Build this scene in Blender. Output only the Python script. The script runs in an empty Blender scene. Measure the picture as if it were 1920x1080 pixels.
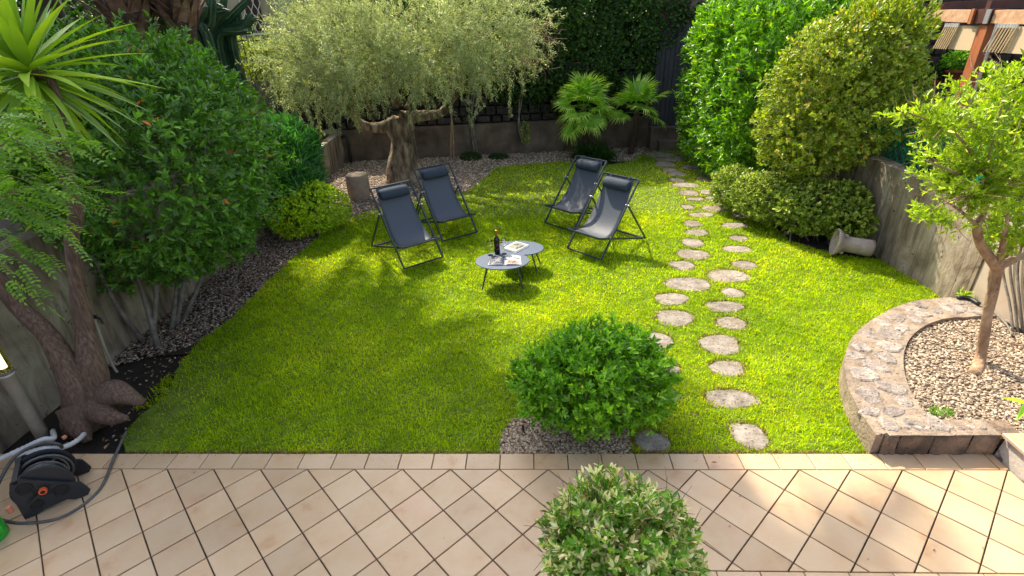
import bpy, bmesh, math, random
import numpy as np
from mathutils import Vector, Matrix, Euler

random.seed(11); RNG = np.random.default_rng(11)
sc = bpy.context.scene
COL = sc.collection
RAD = math.radians

# ------------------------------------------------------------------ camera
H = 3.011
FPX = 966.6; PIT = .477; YAW = -.0482; ROLL = -.0359
cy_, sy_ = math.cos(YAW), math.sin(YAW)
FWD = np.array([sy_*math.cos(PIT), cy_*math.cos(PIT), -math.sin(PIT)])
RT = np.array([cy_, -sy_, 0.0]); UP0 = np.cross(RT, FWD)
RV = math.cos(ROLL)*RT + math.sin(ROLL)*UP0
UV = -math.sin(ROLL)*RT + math.cos(ROLL)*UP0
CAM = np.array([0.0, 0.0, H])
cd = bpy.data.cameras.new('camera'); cam = bpy.data.objects.new('camera', cd); COL.objects.link(cam)
cd.sensor_width = 36.0; cd.lens = FPX/1920*36.0; cd.clip_start = .05; cd.clip_end = 400
M = Matrix(((RV[0], UV[0], -FWD[0], 0), (RV[1], UV[1], -FWD[1], 0), (RV[2], UV[2], -FWD[2], H), (0, 0, 0, 1)))
cam.matrix_world = M
sc.camera = cam

# ------------------------------------------------------------------ light
SUN_EL = RAD(48.0)
SUN_DIR = np.array([-.5, .866])                     # horizontal direction towards the sun
w = bpy.data.worlds.new('World'); sc.world = w; w.use_nodes = True
nt = w.node_tree; nt.nodes.clear()
sky = nt.nodes.new('ShaderNodeTexSky'); sky.sky_type = 'NISHITA'; sky.sun_disc = False
sky.sun_elevation = SUN_EL; sky.sun_rotation = math.atan2(SUN_DIR[0], SUN_DIR[1])
sky.air_density = 1.0; sky.dust_density = 3.5; sky.ozone_density = 1.0
bg = nt.nodes.new('ShaderNodeBackground'); bg.inputs['Strength'].default_value = .14
wo = nt.nodes.new('ShaderNodeOutputWorld')
hsv = nt.nodes.new('ShaderNodeHueSaturation'); hsv.inputs['Saturation'].default_value = .65
nt.links.new(sky.outputs[0], hsv.inputs['Color']); nt.links.new(hsv.outputs[0], bg.inputs['Color']); nt.links.new(bg.outputs[0], wo.inputs['Surface'])
sl = bpy.data.lights.new('sun', 'SUN'); sl.energy = 3.4; sl.angle = RAD(.55); sl.color = (1.0, .89, .68)
so = bpy.data.objects.new('sun', sl); COL.objects.link(so)
tow = Vector((SUN_DIR[0]*math.cos(SUN_EL), SUN_DIR[1]*math.cos(SUN_EL), math.sin(SUN_EL)))
so.rotation_euler = tow.to_track_quat('Z', 'Y').to_euler(); so.location = (-6, 12, 14)
sc.view_settings.view_transform = 'Standard'; sc.view_settings.look = 'None'
sc.view_settings.gamma = 1; sc.view_settings.exposure = 1.27; sc.view_settings.use_curve_mapping = False
sc.render.engine = 'CYCLES'
sc.cycles.max_bounces = 7; sc.cycles.diffuse_bounces = 3; sc.cycles.transmission_bounces = 5
sc.cycles.glossy_bounces = 3; sc.cycles.transparent_max_bounces = 6; sc.cycles.use_denoising = True
sc.cycles.caustics_reflective = False; sc.cycles.caustics_refractive = False

# ------------------------------------------------------------------ helpers
def G(x, y, z=0.0):                                 # point of the photograph -> point of the place at height z
    d = FWD + RV*(x-960)/FPX - UV*(y-540)/FPX
    return CAM + d*((z-H)/d[2])
def GY(x, y, Y):
    d = FWD + RV*(x-960)/FPX - UV*(y-540)/FPX
    return CAM + d*(Y/d[1])
def GX(x, y, X):
    d = FWD + RV*(x-960)/FPX - UV*(y-540)/FPX
    return CAM + d*(X/d[0])

WL = {}
def tag(o, label=None, cat=None, group=None, kind=None):
    if label: o['label'] = label
    if cat: o['category'] = cat
    if group: o['group'] = group
    if kind: o['kind'] = kind
    return o
def thing(name, loc, label, cat, group=None):
    o = bpy.data.objects.new(name, None); o.empty_display_size = .1; COL.objects.link(o)
    o.location = loc; WL[o.name] = np.array(loc, float)
    return tag(o, label, cat, group)
def mesh(name, V, F, mat, smooth=False, rnd=None):
    me = bpy.data.meshes.new(name)
    V = np.asarray(V, np.float32)
    if isinstance(F, np.ndarray):
        m, k = F.shape
        me.vertices.add(len(V)); me.vertices.foreach_set('co', V.ravel())
        me.loops.add(m*k); me.loops.foreach_set('vertex_index', F.astype(np.int32).ravel())
        me.polygons.add(m); me.polygons.foreach_set('loop_start', np.arange(0, m*k, k, dtype=np.int32))
        me.update(calc_edges=True)
    else:
        me.from_pydata(V.tolist(), [], F); me.update()
    if smooth: me.polygons.foreach_set('use_smooth', np.ones(len(me.polygons), bool))
    if rnd is not None:
        a = me.attributes.new('rnd', 'FLOAT', 'FACE'); a.data.foreach_set('value', np.asarray(rnd, np.float32))
    for mm in (mat if isinstance(mat, (list, tuple)) else [mat]):
        me.materials.append(mm)
    return me
def obj(name, V, F, mat, parent=None, smooth=False, rnd=None, local=False):
    V = np.asarray(V, float)
    if parent is not None and not local: V = V - WL.get(parent.name, 0)
    o = bpy.data.objects.new(name, mesh(name, V, F, mat, smooth, rnd)); COL.objects.link(o)
    if parent is not None:
        o.parent = parent
        WL[o.name] = WL.get(parent.name, np.zeros(3)) if not local else np.zeros(3)
    return o
def struct(name, V, F, mat, **k):
    return tag(obj(name, V, F, mat, **k), kind='structure')

class MB:
    def __init__(s): s.V = []; s.F = []; s.mi = []
    def add(s, V, F):
        n = len(s.V); s.V += [tuple(v) for v in V]; s.F += [tuple(i+n for i in f) for f in F]; return s
    def box(s, c, d, rz=0, bev=0):
        x, y, z = d[0]/2, d[1]/2, d[2]/2
        vs = [(-x,-y,-z),(x,-y,-z),(x,y,-z),(-x,y,-z),(-x,-y,z),(x,-y,z),(x,y,z),(-x,y,z)]
        cr, sr = math.cos(rz), math.sin(rz)
        vs = [(c[0]+a*cr-b*sr, c[1]+a*sr+b*cr, c[2]+e) for a, b, e in vs]
        return s.add(vs, [(0,3,2,1),(4,5,6,7),(0,1,5,4),(1,2,6,5),(2,3,7,6),(3,0,4,7)])
    def bar(s, p, q, wd, ht=None):
        p = Vector(p); q = Vector(q); ht = ht or wd; d = (q-p).normalized()
        a = d.cross(Vector((0,0,1)))
        if a.length < 1e-3: a = Vector((1,0,0))
        a.normalize(); b = a.cross(d).normalized(); vs = []
        for e in (p, q):
            for u, v in ((-1,-1),(1,-1),(1,1),(-1,1)): vs.append(e + a*u*wd/2 + b*v*ht/2)
        return s.add(vs, [(0,3,2,1),(4,5,6,7),(0,1,5,4),(1,2,6,5),(2,3,7,6),(3,0,4,7)])
    def tube(s, pts, r, n=8, cap=True, wob=0, ribs=0, ribd=0):
        pts = [np.array(p, float) for p in pts]; m = len(pts)
        rr = [r]*m if np.isscalar(r) else list(r)
        t = [pts[min(i+1, m-1)]-pts[max(i-1, 0)] for i in range(m)]; t = [v/(np.linalg.norm(v)+1e-9) for v in t]
        a = np.cross(t[0], [0,0,1.0]); a = np.array([1.0,0,0]) if np.linalg.norm(a) < 1e-3 else a/np.linalg.norm(a)
        vs = []
        ph = random.random()*6
        for i in range(m):
            a = a - t[i]*a.dot(t[i]); a /= np.linalg.norm(a)+1e-9; b = np.cross(t[i], a)
            for k in range(n):
                an = 2*math.pi*k/n
                q = rr[i]*(1 + wob*(math.sin(an*3+i*.7+ph)*.5 + math.sin(an*5-i*.4+ph*2)*.3 + random.uniform(-.3,.3)) + ribd*math.cos(an*ribs))
                vs.append(pts[i] + a*math.cos(an)*q + b*math.sin(an)*q)
        fs = [(i*n+k, i*n+(k+1)%n, (i+1)*n+(k+1)%n, (i+1)*n+k) for i in range(m-1) for k in range(n)]
        if cap:
            fs.append(tuple(range(n-1, -1, -1))); fs.append(tuple((m-1)*n+k for k in range(n)))
        return s.add(vs, fs)
    def lathe(s, prof, c=(0,0,0), n=24, mat=None, sx=1, sy=1):
        vs = []; m = len(prof)
        for r, z in prof:
            for k in range(n):
                an = 2*math.pi*k/n; v = Vector((r*math.cos(an)*sx, r*math.sin(an)*sy, z))
                if mat is not None: v = mat @ v
                vs.append((v.x+c[0], v.y+c[1], v.z+c[2]))
        fs = [(i*n+k, i*n+(k+1)%n, (i+1)*n+(k+1)%n, (i+1)*n+k) for i in range(m-1) for k in range(n)]
        if prof[0][0] > 0: fs.append(tuple(range(n-1,-1,-1)))
        if prof[-1][0] > 0: fs.append(tuple((m-1)*n+k for k in range(n)))
        return s.add(vs, fs)
    def prism(s, poly, z0, z1, inset=0, ztop=None):
        n = len(poly); P = np.array(poly, float)[:, :2]
        area = sum(P[i][0]*P[(i+1)%n][1]-P[(i+1)%n][0]*P[i][1] for i in range(n))
        if area < 0: P = P[::-1]
        c = P.mean(0); rings = [(P, z0), (P, z1 - (inset*.6 if inset else 0))]
        if inset:
            D = np.linalg.norm(P-c, axis=1, keepdims=True); rings.append((c + (P-c)*(1-inset/np.maximum(D, inset*2)), z1))
        vs = []
        for R_, z in rings: vs += [(p[0], p[1], z) for p in R_]
        fs = [(j*n+i, j*n+(i+1)%n, (j+1)*n+(i+1)%n, (j+1)*n+i) for j in range(len(rings)-1) for i in range(n)]
        fs.append(tuple((len(rings)-1)*n+i for i in range(n))); fs.append(tuple(range(n-1,-1,-1)))
        return s.add(vs, fs)
    def obj(s, name, mat, parent=None, smooth=False, **k):
        return obj(name, s.V, s.F, mat, parent, smooth, **k)
    def struct(s, name, mat, **k): return tag(s.obj(name, mat, **k), kind='structure')

def autosmooth(o, ang=35):
    me = o.data; me.polygons.foreach_set('use_smooth', np.ones(len(me.polygons), bool))
    try: me.set_sharp_from_angle(angle=RAD(ang))
    except Exception: pass
    return o

# ------------------------------------------------------------------ materials
def new_mat(name):
    m = bpy.data.materials.new(name); m.use_nodes = True; t = m.node_tree; t.nodes.clear()
    out = t.nodes.new('ShaderNodeOutputMaterial'); return m, t, out
def N(t, typ, **k):
    n = t.nodes.new(typ)
    for a, b in k.items():
        if a in n.inputs: n.inputs[a].default_value = b
        else: setattr(n, a, b)
    return n
def ramp(t, cols, interp='LINEAR'):
    r = t.nodes.new('ShaderNodeValToRGB'); e = r.color_ramp.elements; r.color_ramp.interpolation = interp
    while len(e) < len(cols): e.new(.5)
    for i, (p, c) in enumerate(cols): e[i].position = p; e[i].color = (*c, 1)
    return r
def leafmat(name, cols, rough=.4, trans=.35, tcol=(1.5,1.5,.5), spec=.5, gain=1.0):
    cols = [(p, (min(c[0]*gain,.8), min(c[1]*gain,.8), min(c[2]*gain**.6,.6))) for p, c in cols]
    m, t, out = new_mat(name)
    at = N(t, 'ShaderNodeAttribute', attribute_name='rnd'); r = ramp(t, cols)
    t.links.new(at.outputs['Fac'], r.inputs[0])
    no = N(t, 'ShaderNodeTexNoise'); no.inputs['Scale'].default_value = 3.0; no.inputs['Detail'].default_value = 2
    hs = N(t, 'ShaderNodeHueSaturation'); mr = N(t, 'ShaderNodeMapRange')
    mr.inputs['To Min'].default_value = .7; mr.inputs['To Max'].default_value = 1.3
    tc = N(t, 'ShaderNodeTexCoord')
    t.links.new(tc.outputs['Object'], no.inputs['Vector']); t.links.new(no.outputs['Fac'], mr.inputs['Value'])
    t.links.new(mr.outputs[0], hs.inputs['Value']); t.links.new(r.outputs[0], hs.inputs['Color'])
    p = N(t, 'ShaderNodeBsdfPrincipled'); p.inputs['Roughness'].default_value = rough
    p.inputs['Specular IOR Level'].default_value = spec
    t.links.new(hs.outputs[0], p.inputs['Base Color'])
    tr = N(t, 'ShaderNodeBsdfTranslucent'); mx = N(t, 'ShaderNodeMix', data_type='RGBA', blend_type='MULTIPLY')
    mx.inputs[0].default_value = 1; t.links.new(hs.outputs[0], mx.inputs[6]); mx.inputs[7].default_value = (*tcol, 1)
    t.links.new(mx.outputs[2], tr.inputs['Color'])
    ms = N(t, 'ShaderNodeMixShader'); ms.inputs[0].default_value = trans
    t.links.new(p.outputs[0], ms.inputs[1]); t.links.new(tr.outputs[0], ms.inputs[2]); t.links.new(ms.outputs[0], out.inputs[0])
    return m
def surf(name, cols, scale=6, rough=.7, bump=.0, bscale=40, detail=6, metal=0, stretch=(1,1,1), objrand=0, spec=.5, dist=.0, streak=None, speck=None):
    """noise driven colour + bump"""
    m, t, out = new_mat(name)
    tc = N(t, 'ShaderNodeTexCoord'); mp = N(t, 'ShaderNodeMapping'); mp.inputs['Scale'].default_value = stretch
    oi = N(t, 'ShaderNodeObjectInfo')
    vm = N(t, 'ShaderNodeVectorMath', operation='SCALE'); cx = N(t, 'ShaderNodeCombineXYZ')
    va = N(t, 'ShaderNodeVectorMath', operation='ADD')
    t.links.new(tc.outputs['Object'], va.inputs[0])
    if objrand:
        for i in range(3): t.links.new(oi.outputs['Random'], cx.inputs[i])
        t.links.new(cx.outputs[0], vm.inputs[0]); vm.inputs['Scale'].default_value = 37.0
        t.links.new(vm.outputs[0], va.inputs[1])
    t.links.new(va.outputs[0], mp.inputs['Vector'])
    no = N(t, 'ShaderNodeTexNoise'); no.inputs['Scale'].default_value = scale; no.inputs['Detail'].default_value = detail
    no.inputs['Roughness'].default_value = .6; no.inputs['Distortion'].default_value = dist
    t.links.new(mp.outputs[0], no.inputs['Vector'])
    r = ramp(t, cols); t.links.new(no.outputs['Fac'], r.inputs[0]); colout = r.outputs[0]
    if streak:
        n2 = N(t, 'ShaderNodeTexNoise'); n2.inputs['Scale'].default_value = streak[0]; n2.inputs['Detail'].default_value = 5
        mp2 = N(t, 'ShaderNodeMapping'); mp2.inputs['Scale'].default_value = streak[1]
        t.links.new(va.outputs[0], mp2.inputs['Vector']); t.links.new(mp2.outputs[0], n2.inputs['Vector'])
        mr2 = N(t, 'ShaderNodeMapRange'); mr2.inputs['From Min'].default_value = streak[3]; mr2.inputs['From Max'].default_value = streak[4]
        t.links.new(n2.outputs['Fac'], mr2.inputs['Value'])
        mx = N(t, 'ShaderNodeMix', data_type='RGBA'); t.links.new(mr2.outputs[0], mx.inputs[0])
        t.links.new(colout, mx.inputs[6]); mx.inputs[7].default_value = (*streak[2], 1); colout = mx.outputs[2]
    if speck:
        n3 = N(t, 'ShaderNodeTexNoise'); n3.inputs['Scale'].default_value = speck[0]; n3.inputs['Detail'].default_value = 3
        t.links.new(va.outputs[0], n3.inputs['Vector'])
        mr3 = N(t, 'ShaderNodeMapRange'); mr3.inputs['From Min'].default_value = speck[2]; mr3.inputs['From Max'].default_value = speck[2]+.06
        t.links.new(n3.outputs['Fac'], mr3.inputs['Value'])
        mx3 = N(t, 'ShaderNodeMix', data_type='RGBA'); t.links.new(mr3.outputs[0], mx3.inputs[0])
        t.links.new(colout, mx3.inputs[6]); mx3.inputs[7].default_value = (*speck[1], 1); colout = mx3.outputs[2]
    if objrand:
        hs = N(t, 'ShaderNodeHueSaturation'); mr = N(t, 'ShaderNodeMapRange')
        mr.inputs['To Min'].default_value = 1-objrand; mr.inputs['To Max'].default_value = 1+objrand
        t.links.new(oi.outputs['Random'], mr.inputs['Value']); t.links.new(mr.outputs[0], hs.inputs['Value'])
        t.links.new(colout, hs.inputs['Color']); colout = hs.outputs[0]
    p = N(t, 'ShaderNodeBsdfPrincipled'); p.inputs['Roughness'].default_value = rough; p.inputs['Metallic'].default_value = metal
    p.inputs['Specular IOR Level'].default_value = spec
    t.links.new(colout, p.inputs['Base Color'])
    if bump:
        nb = N(t, 'ShaderNodeTexNoise'); nb.inputs['Scale'].default_value = bscale; nb.inputs['Detail'].default_value = 6
        t.links.new(mp.outputs[0], nb.inputs['Vector'])
        b = N(t, 'ShaderNodeBump'); b.inputs['Strength'].default_value = bump; b.inputs['Distance'].default_value = .02
        t.links.new(nb.outputs['Fac'], b.inputs['Height']); t.links.new(b.outputs[0], p.inputs['Normal'])
    t.links.new(p.outputs[0], out.inputs[0]); return m
def rndmat(name, cols, rough=.8):
    m, t, out = new_mat(name)
    at = N(t, 'ShaderNodeAttribute', attribute_name='rnd'); r = ramp(t, cols); t.links.new(at.outputs['Fac'], r.inputs[0])
    p = N(t, 'ShaderNodeBsdfPrincipled'); p.inputs['Roughness'].default_value = rough
    t.links.new(r.outputs[0], p.inputs['Base Color']); t.links.new(p.outputs[0], out.inputs[0]); return m
def flat(name, c, rough=.5, metal=0, emit=None, spec=.5):
    m, t, out = new_mat(name); p = N(t, 'ShaderNodeBsdfPrincipled')
    p.inputs['Base Color'].default_value = (*c, 1); p.inputs['Roughness'].default_value = rough; p.inputs['Metallic'].default_value = metal
    p.inputs['Specular IOR Level'].default_value = spec
    if emit: p.inputs['Emission Color'].default_value = (*emit[0], 1); p.inputs['Emission Strength'].default_value = emit[1]
    t.links.new(p.outputs[0], out.inputs[0]); return m
def glassmat(name, col=(1,1,1), rough=.02):
    m, t, out = new_mat(name); p = N(t, 'ShaderNodeBsdfPrincipled')
    p.inputs['Base Color'].default_value = (*col, 1); p.inputs['Roughness'].default_value = rough
    p.inputs['Transmission Weight'].default_value = 1; p.inputs['IOR'].default_value = 1.3
    t.links.new(p.outputs[0], out.inputs[0]); return m

MT = {}
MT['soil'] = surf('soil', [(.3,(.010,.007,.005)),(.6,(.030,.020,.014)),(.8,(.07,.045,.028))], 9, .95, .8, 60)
MT['lawnbase'] = surf('lawn soil', [(.3,(.06,.09,.010)),(.6,(.13,.19,.012)),(.85,(.20,.25,.03))], 8, .95, .5, 60)
MT['gravelbase'] = surf('gravel bed', [(.3,(.10,.07,.05)),(.6,(.26,.20,.15)),(.8,(.42,.35,.28))], 60, .95, .8, 90)
MT['tile'] = surf('glazed terracotta tile', [(.27,(.45,.26,.135)),(.40,(.53,.36,.215)),(.6,(.565,.41,.26)),(.8,(.575,.43,.285))], 3.2, .42, .06, 30, 4, objrand=.11, dist=.3,
                  speck=(26,(.20,.12,.07),.735), streak=(2.4,(1,1,1),(.60,.36,.26),.60,.95))
MT['grout'] = surf('grout', [(.3,(.05,.04,.038)),(.7,(.12,.10,.09))], 20, .9, .3, 80)
MT['concrete'] = surf('board marked concrete', [(.28,(.11,.078,.052)),(.45,(.27,.21,.15)),(.6,(.38,.315,.24)),(.75,(.47,.41,.33))], 3.4, .9, .5, 30, stretch=(1,1,.55), dist=.7,
                      streak=(9,(1,1,.14),(.085,.062,.045),.50,.74), speck=(18,(.06,.045,.035),.66))
MT['concrete2'] = surf('weathered concrete', [(.25,(.05,.036,.028)),(.5,(.14,.10,.08)),(.75,(.24,.18,.145))], 2.2, .92, .35, 25,
                      streak=(3,(1,1,.2),(.05,.04,.03),.55,.8))
MT['lava'] = surf('lava stone', [(.3,(.018,.015,.015)),(.6,(.06,.05,.048)),(.85,(.13,.11,.10))], 9, .95, .9, 35, objrand=.45)
MT['lavawarm'] = surf('brown basalt', [(.25,(.06,.045,.035)),(.5,(.16,.115,.085)),(.68,(.25,.17,.11)),(.8,(.38,.23,.10))], 7, .95, .9, 40, objrand=.3, speck=(30,(.03,.02,.015),.66))
MT['lavagrey'] = surf('grey basalt cap', [(.25,(.14,.115,.105)),(.45,(.27,.225,.20)),(.7,(.44,.37,.32))], 12, .95, .9, 50, objrand=.22, speck=(40,(.05,.04,.035),.62))
MT['mortar'] = surf('mortar', [(.3,(.18,.135,.10)),(.6,(.34,.26,.195)),(.85,(.45,.35,.26))], 7, .95, .7, 40, speck=(26,(.14,.10,.08),.62))
MT['slab'] = surf('stepping stone', [(.28,(.13,.105,.085)),(.45,(.24,.205,.17)),(.6,(.31,.27,.23)),(.75,(.37,.325,.28))], 8, .9, .9, 24, objrand=.09, speck=(38,(.10,.07,.05),.60), streak=(3,(1,1,1),(.20,.15,.10),.55,.75))
MT['bark'] = surf('grey brown bark', [(.30,(.07,.04,.028)),(.5,(.15,.092,.065)),(.70,(.25,.165,.12))], 60, .9, 1.0, 75, stretch=(1,1,.16), streak=(5,(1,1,.5),(.11,.068,.05),.5,.75))
MT['olivebark'] = surf('olive bark', [(.33,(.035,.024,.016)),(.5,(.19,.135,.09)),(.68,(.46,.36,.25))], 10, .95, 1.0, 26, stretch=(1,1,.28))
MT['tanbark'] = surf('tan bark', [(.25,(.15,.085,.05)),(.5,(.36,.23,.14)),(.8,(.58,.43,.30))], 12, .9, .9, 30, stretch=(1,1,.5), speck=(30,(.08,.04,.02),.66))
MT['greybark'] = surf('pale grey bark', [(.3,(.10,.085,.07)),(.6,(.22,.19,.16)),(.8,(.33,.29,.25))], 12, .9, .5, 40)
MT['twig'] = surf('twig', [(.3,(.16,.10,.06)),(.7,(.34,.24,.15))], 12, .9)
MT['palmbark'] = surf('palm trunk fibre', [(.25,(.02,.012,.008)),(.5,(.07,.042,.028)),(.8,(.16,.10,.07))], 14, .95, 1.0, 40, stretch=(1,1,3))
MT['boot'] = surf('dry palm leaf base', [(.25,(.05,.026,.016)),(.5,(.16,.085,.05)),(.8,(.33,.23,.18))], 6, .8, .5, 30, objrand=.35)
MT['navy'] = surf('dark blue grey mesh fabric', [(.3,(.058,.070,.096)),(.7,(.074,.088,.118))], 90, .6, .05, 300)
MT['pillow'] = surf('pillow fabric', [(.3,(.028,.040,.062)),(.7,(.037,.052,.078))], 60, .75, .05, 200, spec=.3)
MT['metal'] = flat('anthracite painted steel', (.045,.055,.075), .35, .2)
MT['table'] = flat('blue grey painted table top', (.085,.115,.175), .42)
MT['stump'] = surf('cast concrete stool', [(.3,(.26,.19,.14)),(.7,(.40,.31,.24))], 10, .85, .2, 60)
MT['pipe'] = surf('unglazed pipe', [(.3,(.30,.23,.20)),(.7,(.46,.38,.34))], 10, .7, .15, 50)
MT['blackplastic'] = flat('black plastic', (.018,.022,.028), .42)
MT['darkgrey'] = surf('grey rubber hose', [(.3,(.05,.05,.05)),(.7,(.12,.115,.11))], 20, .5)
MT['palehose'] = surf('pale corrugated hose', [(.3,(.55,.55,.58)),(.7,(.75,.75,.77))], 12, .5)
MT['creamhose'] = flat('cream pipe', (.42,.36,.28), .6)
MT['orange'] = flat('orange plastic', (.75,.12,.04), .4)
MT['coral'] = flat('faded orange connector', (.55,.20,.13), .45)
MT['green'] = flat('green plastic', (.01,.42,.03), .35)
MT['lamppost'] = surf('grey painted post', [(.3,(.50,.46,.42)),(.7,(.66,.61,.56))], 14, .5)
MT['lampglass'] = glassmat('yellow lamp glass', (.95,.95,.25), .15)
MT['tube'] = flat('glowing tube', (1,1,.7), .3, emit=((1,.97,.6), 2.5))
MT['slat'] = surf('weathered fence slat', [(.3,(.15,.125,.105)),(.7,(.28,.24,.21))], 5, .85, .2, 40, stretch=(1,1,.2), objrand=.15)
MT['door'] = surf('dark gate board', [(.3,(.035,.035,.045)),(.7,(.06,.06,.075))], 5, .8, .1, 40, stretch=(1,1,.2), objrand=.1)
MT['pergola'] = surf('stained pergola timber', [(.3,(.32,.09,.03)),(.7,(.50,.17,.06))], 4, .6, .2, 40, stretch=(1,1,.3))
MT['beam'] = surf('worn pergola beam', [(.3,(.42,.20,.09)),(.6,(.62,.38,.22)),(.8,(.72,.5,.33))], 8, .7, .2, 40)
MT['darkwood'] = surf('dark red timber', [(.3,(.06,.018,.012)),(.7,(.11,.035,.022))], 6, .5)
MT['cream'] = flat('cream fabric', (.62,.47,.29), .8)
MT['cord'] = flat('cord', (.60,.46,.28), .8)
MT['white'] = flat('white plastic', (.8,.78,.74), .5)
MT['steel'] = flat('galvanised steel', (.45,.46,.47), .4, .6)
MT['terracotta'] = surf('terracotta', [(.3,(.26,.07,.035)),(.7,(.40,.12,.06))], 10, .8)
MT['trellis'] = flat('green plastic trellis', (.0,.17,.09), .5)
MT['plaster'] = surf('beige plaster', [(.3,(.42,.33,.25)),(.7,(.52,.42,.33))], 4, .9)
MT['greyplaster'] = surf('grey plaster', [(.3,(.34,.30,.27)),(.7,(.50,.45,.40))], 6, .9, .3, 40, speck=(9,(.10,.085,.08),.62))
MT['darkroof'] = surf('dark eave boards', [(.3,(.02,.015,.015)),(.7,(.05,.035,.035))], 5, .6)
MT['gutter'] = flat('grey gutter', (.33,.35,.38), .4, .3)
MT['bottle'] = flat('dark bottle glass', (.008,.008,.01), .08)
MT['foil'] = flat('gold foil capsule', (.55,.28,.05), .35, .6)
MT['redlabel'] = flat('red print', (.35,.03,.02), .5)
MT['glass'] = glassmat('clear glass')
MT['paper'] = flat('white paper', (.46,.47,.48), .6)
MT['ink'] = flat('dark blue ink page', (.02,.026,.06), .45)
MT['photo'] = surf('printed photo', [(.3,(.32,.22,.17)),(.5,(.40,.33,.25)),(.58,(.16,.02,.02))], 26, .5)
MT['photo2'] = surf('printed grey photo', [(.35,(.16,.17,.10)),(.5,(.32,.33,.28)),(.6,(.03,.03,.03))], 18, .5)
MT['text'] = flat('black print', (.03,.03,.035), .6)
MT['cactus'] = surf('cactus skin', [(.3,(.015,.05,.025)),(.7,(.05,.12,.06))], 5, .6)
MT['moss'] = leafmat('moss', [(0,(.015,.04,.006)),(1,(.04,.09,.012))], .9, .1)
MT['deadleaf'] = flat('dead leaf', (.30,.17,.08), .8)

# leaf colours: per leaf random
MT['l_bush'] = leafmat('glossy laurel leaf', [(0,(.018,.045,.012)),(.5,(.045,.10,.018)),(.86,(.09,.20,.02)),(.965,(.16,.30,.03)),(.985,(.35,.09,.02))], .38, .28, (1.6,1.9,.35), gain=2.15)
MT['l_hedge'] = leafmat('cherry laurel leaf', [(0,(.02,.065,.012)),(.45,(.06,.14,.012)),(.85,(.15,.26,.010)),(.97,(.24,.34,.01)),(1,(.30,.16,.02))], .33, .24, (1.9,2.2,.3), gain=1.95)
MT['l_back'] = leafmat('ivy leaf', [(0,(.010,.028,.006)),(.6,(.022,.06,.008)),(.95,(.06,.13,.012)),(1,(.25,.08,.04))], .5, .2, (1.5,1.8,.4), gain=1.5)
MT['l_round'] = leafmat('yellow green shrub leaf', [(0,(.055,.075,.012)),(.5,(.125,.175,.020)),(.84,(.27,.29,.03)),(.93,(.34,.26,.11)),(1,(.42,.17,.05))], .42, .30, (1.5,1.6,.35), gain=1.95)
MT['l_low'] = leafmat('low shrub leaf', [(0,(.04,.07,.012)),(.5,(.115,.16,.022)),(.9,(.25,.30,.05)),(1,(.34,.32,.10))], .42, .25, (1.5,1.6,.4), gain=1.90)
MT['l_ball'] = leafmat('fresh ball shrub leaf', [(0,(.020,.055,.008)),(.5,(.062,.145,.010)),(.92,(.15,.26,.012)),(1,(.24,.34,.04))], .36, .3, (1.7,1.9,.3), gain=2.60)
MT['l_front'] = leafmat('pale topped shrub leaf', [(0,(.035,.08,.012)),(.45,(.075,.17,.02)),(.56,(.17,.25,.025)),(.60,(.36,.31,.22)),(.97,(.46,.40,.31)),(1,(.30,.12,.04))], .4, .28, (1.4,1.5,.4), gain=2.20)
MT['l_treer'] = leafmat('small bright leaf', [(0,(.07,.12,.013)),(.5,(.17,.24,.02)),(.93,(.30,.36,.03)),(1,(.45,.42,.20))], .36, .38, (1.6,1.7,.3), gain=1.85)
MT['l_olive'] = leafmat('olive leaf', [(0,(.065,.095,.05)),(.4,(.15,.185,.105)),(.8,(.28,.31,.20)),(1,(.48,.47,.35))], .42, .33, (1.4,1.4,.8), gain=1.95)
MT['l_oleander'] = leafmat('oleander leaf', [(0,(.02,.075,.025)),(.6,(.05,.15,.05)),(1,(.10,.24,.07))], .42, .25, (1.4,1.7,.5), gain=2.00)
MT['l_yellow'] = leafmat('golden green leaf', [(0,(.10,.17,.01)),(.5,(.22,.33,.012)),(1,(.42,.46,.02))], .45, .35, (1.4,1.3,.3), gain=2.10)
MT['l_fern'] = leafmat('feathery leaf', [(0,(.05,.13,.015)),(.6,(.125,.26,.03)),(1,(.25,.40,.05))], .45, .4, (1.5,1.5,.4), gain=1.50)
MT['l_yucca'] = leafmat('yucca leaf', [(0,(.085,.15,.03)),(.6,(.16,.25,.035)),(1,(.27,.36,.05))], .4, .3, (1.6,1.6,.3), gain=2.00)
MT['l_palm'] = leafmat('fan palm blade', [(0,(.035,.08,.012)),(.6,(.095,.17,.028)),(.9,(.19,.27,.06)),(1,(.30,.34,.12))], .42, .3, (1.4,1.6,.4), gain=2.90)
MT['grass'] = leafmat('grass blade', [(0,(.050,.110,.003)),(.5,(.130,.200,.003)),(.9,(.235,.285,.005)),(.97,(.36,.33,.02)),(1,(.48,.36,.12))],   .55, .58, (1.75,1.45,.1), .12, gain=2.65)
MT['drygrass'] = leafmat('dry grass blade', [(0,(.10,.06,.03)),(1,(.36,.24,.12))], .8, .3)
MT['pebble'] = rndmat('pebble', [(0,(.10,.065,.04)),(.3,(.26,.185,.125)),(.7,(.44,.335,.235)),(1,(.64,.53,.41))], .75)
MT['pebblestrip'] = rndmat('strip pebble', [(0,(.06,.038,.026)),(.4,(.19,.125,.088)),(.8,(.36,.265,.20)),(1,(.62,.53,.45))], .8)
MT['pebbledark'] = rndmat('dark pebble', [(0,(.12,.08,.065)),(.4,(.32,.23,.18)),(.75,(.50,.39,.31)),(1,(.72,.62,.53))], .8)

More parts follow.
